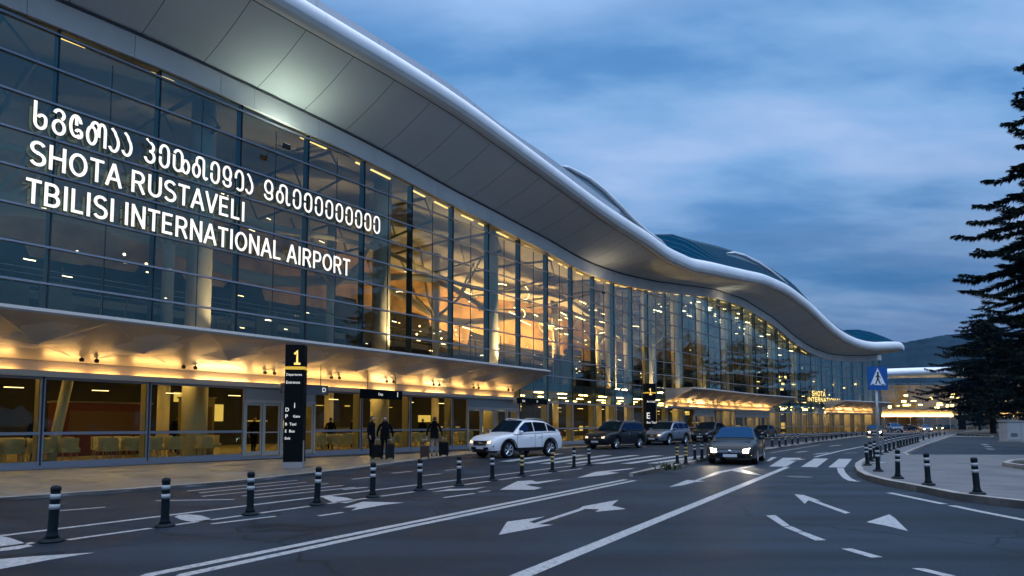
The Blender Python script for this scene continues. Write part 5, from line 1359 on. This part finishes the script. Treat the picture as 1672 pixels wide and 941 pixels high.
    for i in range(7):
        a = R(8 + 13.5 * i); 
        rows.append([((hc + Vector((math.sin(a) * math.cos(q_) * .084, math.sin(a) * math.sin(q_) * .106 + .012, math.cos(a) * .122 + .004 - (.035 if math.sin(q_) > .2 else 0) * (i / 6)))) * k) for q_ in [2 * PI * j / 16 for j in range(16)]])
    # leave the face free: keep the front short
    rows2 = [[p if not (i > 3 and p.y < (hc.y - .035) * k) else Vector((p.x, max(p.y, (hc.y - .03) * k), p.z)) for p in r_] for i, r_ in enumerate(rows)]
    mb.grid(rows2, close=True); mb.add(rows2[0], [tuple(range(16))]); mb.build('hair', M_hair, root, smooth=True)
    # coat skirt below the waist, following the hips
    zb = .86 - long_coat; rows = []
    for z, rx, ry in ((1.22, .185, .135), (1.05, .18, .14), (.92, .19, .15), (.80, .195, .155), (zb, .205 + long_coat * .08, .165 + long_coat * .1)):
        rows.append([Vector((rx * math.cos(q_), ry * math.sin(q_) + lean * .3, z + .008 * math.sin(5 * q_))) * k for q_ in [2 * PI * j / 18 for j in range(18)]])
    mb = MB(); mb.grid(rows, close=True); mb.build('coat', M_coat, root, smooth=True)
    if hood:
        mb = MB(); mb.ball(Vector((0, lean + .07, 1.50)) * k, (.12 * k, .09 * k, .09 * k), 12, 7); mb.build('scarf', M_coat, root, smooth=True)
    return root
GPP = 'travellers with cases on the pavement'
def hand_on(x, y, z): return (x, y, z)
q = g(606, 748.5, PAV); make_person('person in black standing sideways, left of the pair with cases', M_trou, GPP, .05, ((.25, .03, .82), (-.24, -.10, .86)), 1.78, False, R(70), q)
q = g(628, 749.5, PAV); make_person('person in a dark hooded coat between two suitcases, right of the pair', M_trou, GPP, .04, ((.33, .16, .80), (-.33, .16, .80)), 1.76, True, R(10), q)
q = g(709, 745.5, PAV); make_person('person in a black coat and pale grey trousers, standing alone with two cases', M_pale, GPP, .07, ((.34, .17, .80), (-.36, .17, .80)), 1.76, True, R(185), q, long_coat=.02)
M_case = [mat('case_black', (.006, .006, .007), .6, 0, .1), mat('case_brown', (.045, .025, .016), .5), mat('case_charcoal', (.012, .013, .015), .6, 0, .1)]
def suitcase(px, py, m, h, w_, rz, label):
    root = thing('suitcase', g(px, py, PAV), rz, label, 'suitcase', 'wheeled cases beside the travellers')
    mb = MB(); mb.box((0, 0, .06 + h / 2), (w_, .24, h)); mb.build('shell', m, root, bevel=.035)
    mb = MB(); [mb.box((x, -.125, .06 + h / 2), (.02, .012, h * .8)) for x in (-w_ * .28, 0, w_ * .28)]; mb.build('rib', m, root)
    mb = MB(); mb.tube([(-.09, .05, h + .04), (-.09, .05, .80), (.09, .05, .80), (.09, .05, h + .04)], .011, 6); mb.build('pull_handle', M_rim, root)
    for x in (-w_ * .38, w_ * .38):
        for y in (-.08, .08):
            mb = MB(); mb.lathe([(.032, -.012), (.032, .012)], n=10, M=Matrix.Translation((x, y, .032)) @ Matrix.Rotation(R(90), 4, 'X')); mb.build('wheel', M_tyre, root)
    return root
suitcase(616, 749.6, M_case[0], .54, .40, R(10), 'black wheeled case on the left of the hooded person')
suitcase(636.5, 750, M_case[2], .58, .36, R(5), 'dark charcoal wheeled case on the right of the hooded person')
suitcase(693.5, 748.5, M_case[1], .50, .38, R(8), 'brown topped case left of the person in pale trousers')
suitcase(724.5, 745, M_case[0], .58, .42, R(-4), 'black case right of the person in pale trousers')
# visitors inside the hall
ins = [(60, -3.4, 20), (285, -4.5, 150), (415, -3.2, 60), (540, -3.0, 200), (575, -4.2, 100), (690, -3.6, 40), (735, -3.0, 170), (965, -2.6, 120)]
plab = ['leftmost figure seen dimly inside, behind the first panes', 'figure inside the hall behind the second wide pane', 'figure inside behind the left entrance doors', 'figure inside, left of the two travellers outside', 'figure inside, just left of the two travellers, deeper in', 'figure inside, left of the lone traveller in pale trousers', 'figure inside, right of the lone traveller in pale trousers', 'figure inside behind the glass between the white and black SUVs']
proto = None
for (px, off, a), lab in zip(ins, plab):
    s = isect(px, 690, off)[0]; p = Fp(s, off, .13)
    if proto is None: proto = make_person(lab, M_trou, 'visitors inside the ground floor hall', .05, ((.26, -.10, .84), (-.26, .02, .80)), 1.72, False, R(a), p)
    else: copy_tree(proto, p, R(a), lab, 'visitors inside the ground floor hall')

# ------------------------------------------------------------------ furniture in the ground floor hall
M_seat = mat('pale_seat', (.50, .46, .34), .5); M_leg = mat('seat_leg', (.25, .23, .2), .35, .6)
def make_chair():
    r_ = thing('tub_chair')
    mb = MB(); mb.box((0, 0, .42), (.62, .58, .16)); mb.build('seat', M_seat, r_, bevel=.03)
    mb = MB(); mb.grid([[Vector((.33 * math.cos(a) * f_, .32 * math.sin(a) * f_, z)) for a in [R(-20 + 220 * k / 14) for k in range(15)]] for f_, z in ((1, .34), (1.03, .62), (1.08, .86), (1.0, .87), (.95, .62), (.93, .42))]); mb.build('backrest', M_seat, r_, smooth=True)
    for x, y in ((-.25, -.23), (.25, -.23), (.25, .23), (-.25, .23)):
        mb = MB(); mb.tube([(x * .9, y * .9, .36), (x, y, 0)], .016, 6); mb.build('leg', M_leg, r_)
    return r_
ch0 = make_chair(); first = True; nch = 0
rc = random.Random(5); ang0 = math.atan2(_D.y, _D.x)
GC = 'pale tub chairs inside the ground floor hall'
s_a = isect(-30, 720, -1.7)[0]
for row, off in enumerate((-1.5, -3.4)):
    s = s_a + row * .4; k_ = 0
    while s < isect(360, 720, off)[0] or (isect(520, 720, off)[0] < s < isect(770, 720, off)[0]):
        p = Fp(s, off, .13); left = s < isect(380, 720, off)[0]
        lab = 'pale tub chairs in a row behind the glass, %s of the entrance doors, %s row' % ('left' if left else 'right', 'front' if row == 0 else 'back')
        lab = 'pale tub chair inside, %s of the near doors, %s row' % ('left' if left else 'right', 'front' if row == 0 else 'back')
        g_ = 'pale tub chairs, %s of the near doors, %s row' % ('left' if left else 'right', 'front' if row == 0 else 'back')
        a = ang0 + (PI if row else 0) + rc.uniform(-.15, .15) + PI
        if first: ch0.location = p; ch0.rotation_euler = (0, 0, a); tag(ch0, lab, 'chair', g_); first = False
        else: copy_tree(ch0, p, a, lab, g_)['category'] = 'chair'
        s += .80 + (.5 if k_ % 4 == 3 else 0); k_ += 1
        if isect(360, 720, off)[0] <= s < isect(520, 720, off)[0]: s = isect(522, 720, off)[0]
def block(name, px, off, dims, m, label, cat, top=None):
    s = isect(px, 700, off)[0]; p = Fp(s, off, .13); r_ = thing(name, p, ang0, label, cat)
    mb = MB(); mb.box((0, 0, dims[2] / 2), dims); mb.build('body', m, r_, bevel=.02)
    mb = MB(); mb.box((0, 0, dims[2] + .03), (dims[0] + .1, dims[1] + .1, .06)); mb.build('top', top or M_leg, r_, bevel=.01)
    mb = MB(); mb.box((0, -dims[1] / 2 - .012, dims[2] * .62), (dims[0] * .8, .02, dims[2] * .45)); mb.build('front_panel', mat('panel_brown', (.12, .07, .03), .4), r_)
    return r_
block('kiosk', 165, -6.5, (3.6, 1.5, 2.3), mat('dark_red_kiosk', (.10, .022, .012), .5), 'dark red kiosk inside, behind the raking white prop', 'kiosk')
block('service_counter', 320, -4.6, (1.3, .9, 2.6), mat('olive_panel', (.22, .19, .07), .5), 'tall olive panel block inside the second wide pane', 'counter')
block('service_counter', 560, -6.5, (4.5, .9, 1.1), mat('pale_counter', (.45, .38, .22), .5), 'long pale counter inside behind the two travellers', 'counter')
block('service_counter', 1000, -5.0, (3.6, .9, 1.1), MATS['pale_counter'], 'pale counter inside behind the black SUV queue', 'counter')

# ------------------------------------------------------------------ second terminal behind the curve
cB = at_depth(1545, 702, 150); T2B = thing('second_terminal', (cB.x, 150, 0), R(-4), 'lower white roofed glass terminal beyond the end of the long one', 'terminal building')
Wd = 62; x0 = -30; zt2 = 11.6
mb = MB(); mb.box((x0 + Wd / 2, 14, 6), (Wd, .4, 12)); mb.build('back_wall', mat('far_tan_wall', (.34, .25, .15), .7, noise=.4, nscale=.25), T2B)
mb = MB(); mb.box((x0 + Wd / 2, 7, .1), (Wd, 14, .2)); mb.box((x0 + Wd / 2, 8, 4.4), (Wd, 12, .5)); mb.build('floor_slab', M_slab, T2B)
rg = random.Random(9); mb = MB()
for k in range(20):
    a = x0 + 3.1 * k
    mb.quad((a, 0, .2), (a + 3.1, 0, .2), (a + 3.1, rg.uniform(-.02, .02), zt2), (a, rg.uniform(-.02, .02), zt2))
mb.build('glazing', M_glass, T2B)
mb = MB(); [mb.box((x0 + 3.1 * k, -.05, zt2 / 2), (.12, .25, zt2)) for k in range(21)]; mb.build('mullion', M_frame, T2B)
mb = MB(); [mb.box((x0 + Wd / 2, -.12, 3.6 + 1.6 * k), (Wd, .2, .12)) for k in range(6)]; mb.build('transom', M_frame, T2B)
mb = MB()
for k in range(60):
    x, z = x0 + rg.uniform(2, Wd - 2), rg.uniform(5.5, 10.6); y = rg.uniform(3, 10); mb.box((x, y, z), (rg.uniform(.5, 1.8), .3, rg.uniform(.15, .8)))
mb.build('hall_light', emis('far_hall_lamp', (1, .66, .26), 11.), T2B)
mb = MB(); [mb.box((x0 + 1.5 + 3.1 * k, 3, 3.9), (1.6, 2.4, .06)) for k in range(20)]; mb.build('ceiling_light', emis('far_ground_lamp', (1, .60, .16), 3.4), T2B)
RO = [(-6.0, 0), (-6.6, .35), (-6.75, .9), (-6.4, 1.45), (-5.2, 1.85), (4, 2.5), (16, 2.4)]
mb = MB(); rows = []
for k in range(25):
    t = k / 24; x = x0 - 3 + (Wd + 6) * t; zz = zt2 + .3 + 1.3 * math.sin(PI * min(1, t * 1.1)) ; rows.append([Vector((x, y, zz + z)) for y, z in [(0, -.2)] + RO])
mb.grid(rows); mb.build('roof', M_white, T2B, smooth=True)
for a, b, nm in ((x0 + 4, x0 + 32, 0), (x0 + 36, x0 + 60, 1)):
    mb = MB(); mb.grid([[Vector((x, 0, 3.7)), Vector((x, -4.5, 5.0)), Vector((x, -4.7, 5.25)), Vector((x, 0, 5.3))] for x in (a, (a + b) / 2, b)]); cn = mb.build('canopy', M_canopy, T2B)
    mb = MB(); mb.box(((a + b) / 2, -.25, 3.5), (b - a - 1, .15, .22)); mb.build('strip_light', M_strip, cn)
ARM = [(1590, 700)]
c = g(1571, 703.2); pylon(1571.5, 703.2, 1.4, .8, 7.0, R(20), 'distant black pylon with white marks beside the far bright canopy', [('P', -.3, 6.0, 1.0, M_whitetxt), ('3', -.3, 3.6, .9, M_whitetxt)])

# ------------------------------------------------------------------ hills
rh = random.Random(4); mb = MB(); rows = []
pts = [(1300, 590), (1400, 573), (1455, 561), (1480, 559), (1510, 553), (1545, 547), (1575, 544.5), (1620, 548), (1680, 556), (1760, 566), (1900, 590), (2200, 640)]
prof = []
for k in range(0, 181):
    px = 1250 + 5.0 * k
    for (xa, ya), (xb, yb_) in zip(pts[:-1], pts[1:]):
        if xa <= px <= xb: py = ya + (yb_ - ya) * (px - xa) / (xb - xa); break
    else: py = 600 if px < 1300 else 640
    p = at_depth(px, py + rh.uniform(-.7, .7), 900); prof.append(p)
for f_ in (0, .3, .6, .85, 1, .9, .5):
    i = len(rows); y = 560 + 340 * f_ if i < 5 else 900 + (i - 4) * 120
    rows.append([Vector((p.x * y / 900, y, (p.z * f_ + (rh.uniform(-3, 3) if 0 < f_ < 1 else 0)) if f_ else -1)) for p in prof])
mb.grid(rows); structure(mb.build('hills', mat('wooded_hill', (.016, .030, .036), .95, 0, .0, noise=.35, nscale=.03), smooth=True))

# ------------------------------------------------------------------ conifers
M_bark = mat('bark', (.05, .04, .03), .9, noise=.3, nscale=4); M_need = [mat('needles_dark', (.010, .018, .011), .9, 0, .06), mat('needles_mid', (.017, .029, .016), .9, 0, .06), mat('needles_olive', (.045, .048, .018), .8)]
def conifer(name, loc, H, base, Rmax, label, seed, nwh=30, droop=.25, lift=.12, dens=1., size=1., shape=1., zmin=None):
    r_ = random.Random(seed); root = thing(name, loc, 0, label, 'tree')
    mb = MB(); zs = [0, .12, .3, .5, .7, .88, 1.]; 
    mb.tube([Vector((r_.uniform(-.05, .05) * (k > 0), r_.uniform(-.05, .05) * (k > 0), H * z)) for k, z in enumerate(zs)], [H * .020 * (1 - z) ** .8 + .015 for z in zs], 9); mb.build('trunk', M_bark, root, smooth=True)
    lim = mb; cr = MB()
    nb_ = 0
    for i in range(nwh):
        t = (i + r_.random() * .6) / nwh; z = base + (H - base) * t; prof_ = (1 - t) ** shape * (.62 + .38 * min(1, t / .10))
        L0 = Rmax * prof_ + .25
        nbr = 7 if t < .85 else 5
        a0 = r_.uniform(0, 6.28)
        for b_ in range(nbr):
            L_ = L0 * r_.choice((.62, .8, .95, 1.05, 1.22)) * r_.uniform(.9, 1.1); az = a0 + 2 * PI * b_ / nbr + r_.uniform(-.4, .4)
            d = Vector((math.cos(az), math.sin(az), 0)); sd = Vector((-d.y, d.x, 0)); nseg = 6; P = []; jz = r_.uniform(-.55, .55)
            for k in range(nseg + 1):
                u = k / nseg; P.append(Vector((0, 0, z + jz)) + d * L_ * u + Vector((0, 0, L_ * (lift * u * 1.6 - droop * u * u * 1.2 + (.10 if u > .85 else 0)))) + sd * L_ * .06 * math.sin(u * 3 + b_))
            lim.tube(P, [max(.012, .035 * L_ * .35 * (1 - k / nseg) + .008) for k in range(nseg + 1)], 4, caps=False)
            ns = max(8, int(L_ * 11 * dens))
            for q_ in range(ns):
                u = .10 + .92 * (q_ + r_.random()) / ns; u = min(u, 1.0); kk = min(nseg - 1, int(u * nseg)); fr = u * nseg - kk; p = P[kk].lerp(P[kk + 1], fr)
                for sg in (-1, 1):
                    l_ = size * (.16 + .30 * (1 - u) ** .7 * min(1, L_ / 3.5) * r_.uniform(.5, 1.5) + .08 * r_.random()) * (1.2 if L_ > 2 else .9)
                    dd = (d * r_.uniform(.35, 1.0) + sd * sg * r_.uniform(.5, 1.1) + Vector((0, 0, r_.uniform(-.55, .12)))).normalized()
                    up_ = dd.cross(Vector((0, 0, 1))).normalized() * l_ * r_.uniform(.14, .24); tip_ = p + dd * l_; mi = p + dd * l_ * .45 + Vector((0, 0, r_.uniform(-.02, .03)))
                    m_ = r_.choice((0, 0, 1, 1, 2)) if r_.random() < .5 else 0
                    cr.add([p, mi + up_, tip_, mi - up_ * r_.uniform(.6, 1)], [(0, 1, 2, 3)], m_)
                    if r_.random() < .8:
                        d2_ = (dd + Vector((0, 0, -.9))).normalized(); t2 = mi + d2_ * l_ * .55; sw = up_ * .7
                        cr.add([mi - sw, mi + sw, t2], [(0, 1, 2)], m_)
    lim.build('trunk', M_bark, root, smooth=True); cr.build('crown', M_need, root)
    return root
pA = g(1815, 735); kA = 35.5 / pA.y
conifer('spruce_tree', (pA.x * kA, 35.5, 0), 29.5, 5.2, 7.7, 'tall dark conifer rising past the right edge, with layered drooping boughs', 21, nwh=42, dens=2.5, size=1.45, droop=.24, lift=.10, shape=.8)
pB = at_depth(1622, 709, 88); conifer('spruce_tree', (pB.x, 88, 0), 19.3, 3.8, 8.4, 'broad dark conifer with visible trunk standing in the kerbed bed', 5, nwh=30, dens=1.0, size=2.0, shape=.75, droop=.22)
pC = at_depth(1700, 709, 70); conifer('spruce_tree', (pC.x, 70, 0), 16.5, 2.2, 6.5, 'dark conifer at the right edge between the two larger ones', 8, nwh=26, dens=1.0, size=1.8, shape=.8)
pD = at_depth(1600, 702, 135); conifer('spruce_tree', (pD.x, 135, 0), 13, 1.8, 5.0, 'small far conifer half hidden behind the broad one with the visible trunk', 13, nwh=18, dens=.7, size=2.8)

# the belt of trees across the road, behind and beside the camera: what the glass mirrors
rt = random.Random(31); tl = MB(); a = 56
while a < 285:
    ar = R(a); back = .5 - .5 * math.cos(R(min(180, max(0, (a - 70) * 1.6)))); rad = rt.uniform(72, 92); hgt = (9 + 15 * back) * rt.uniform(.75, 1.15)
    c = Vector((8 + rad * math.sin(ar), 8 + rad * math.cos(ar), 0)); 
    if not (c.x < -25 and c.y > -30):
        tl.tube([c, c + Vector((0, 0, hgt * .5))], .3, 6, 1)
        for _ in range(9):
            q = c + Vector((rt.gauss(0, 2.4), rt.gauss(0, 2.4), hgt * rt.uniform(.28, .86))); r_ = rt.uniform(1.6, 3.4) * (1.15 - q.z / hgt * .5); n0 = len(tl.v)
            tl.ball(q, (r_, r_, r_ * 1.2), 9, 6)
            for i in range(n0, len(tl.v)): v = Vector(tl.v[i]); tl.v[i] = tuple(q + (v - q) * rt.uniform(.7, 1.25))
    a += rt.uniform(2.2, 4.)
o = tl.build('treeline', [M_need[1], M_bark]); o['kind'] = 'stuff'

# ------------------------------------------------------------------ evening air
hm = bpy.data.materials.new('evening_air'); hm.use_nodes = True; ht = hm.node_tree; ht.nodes.clear()
ho = ht.nodes.new('ShaderNodeOutputMaterial'); hv = ht.nodes.new('ShaderNodeVolumePrincipled'); hv.inputs['Color'].default_value = (.16, .46, 1, 1); hv.inputs['Density'].default_value = .00008; hv.inputs['Anisotropy'].default_value = .0
ht.links.new(hv.outputs[0], ho.inputs['Volume'])
mb = MB(); mb.box((0, 720, 69), (1900, 1700, 142)); o = mb.build('haze', hm); o['kind'] = 'stuff'
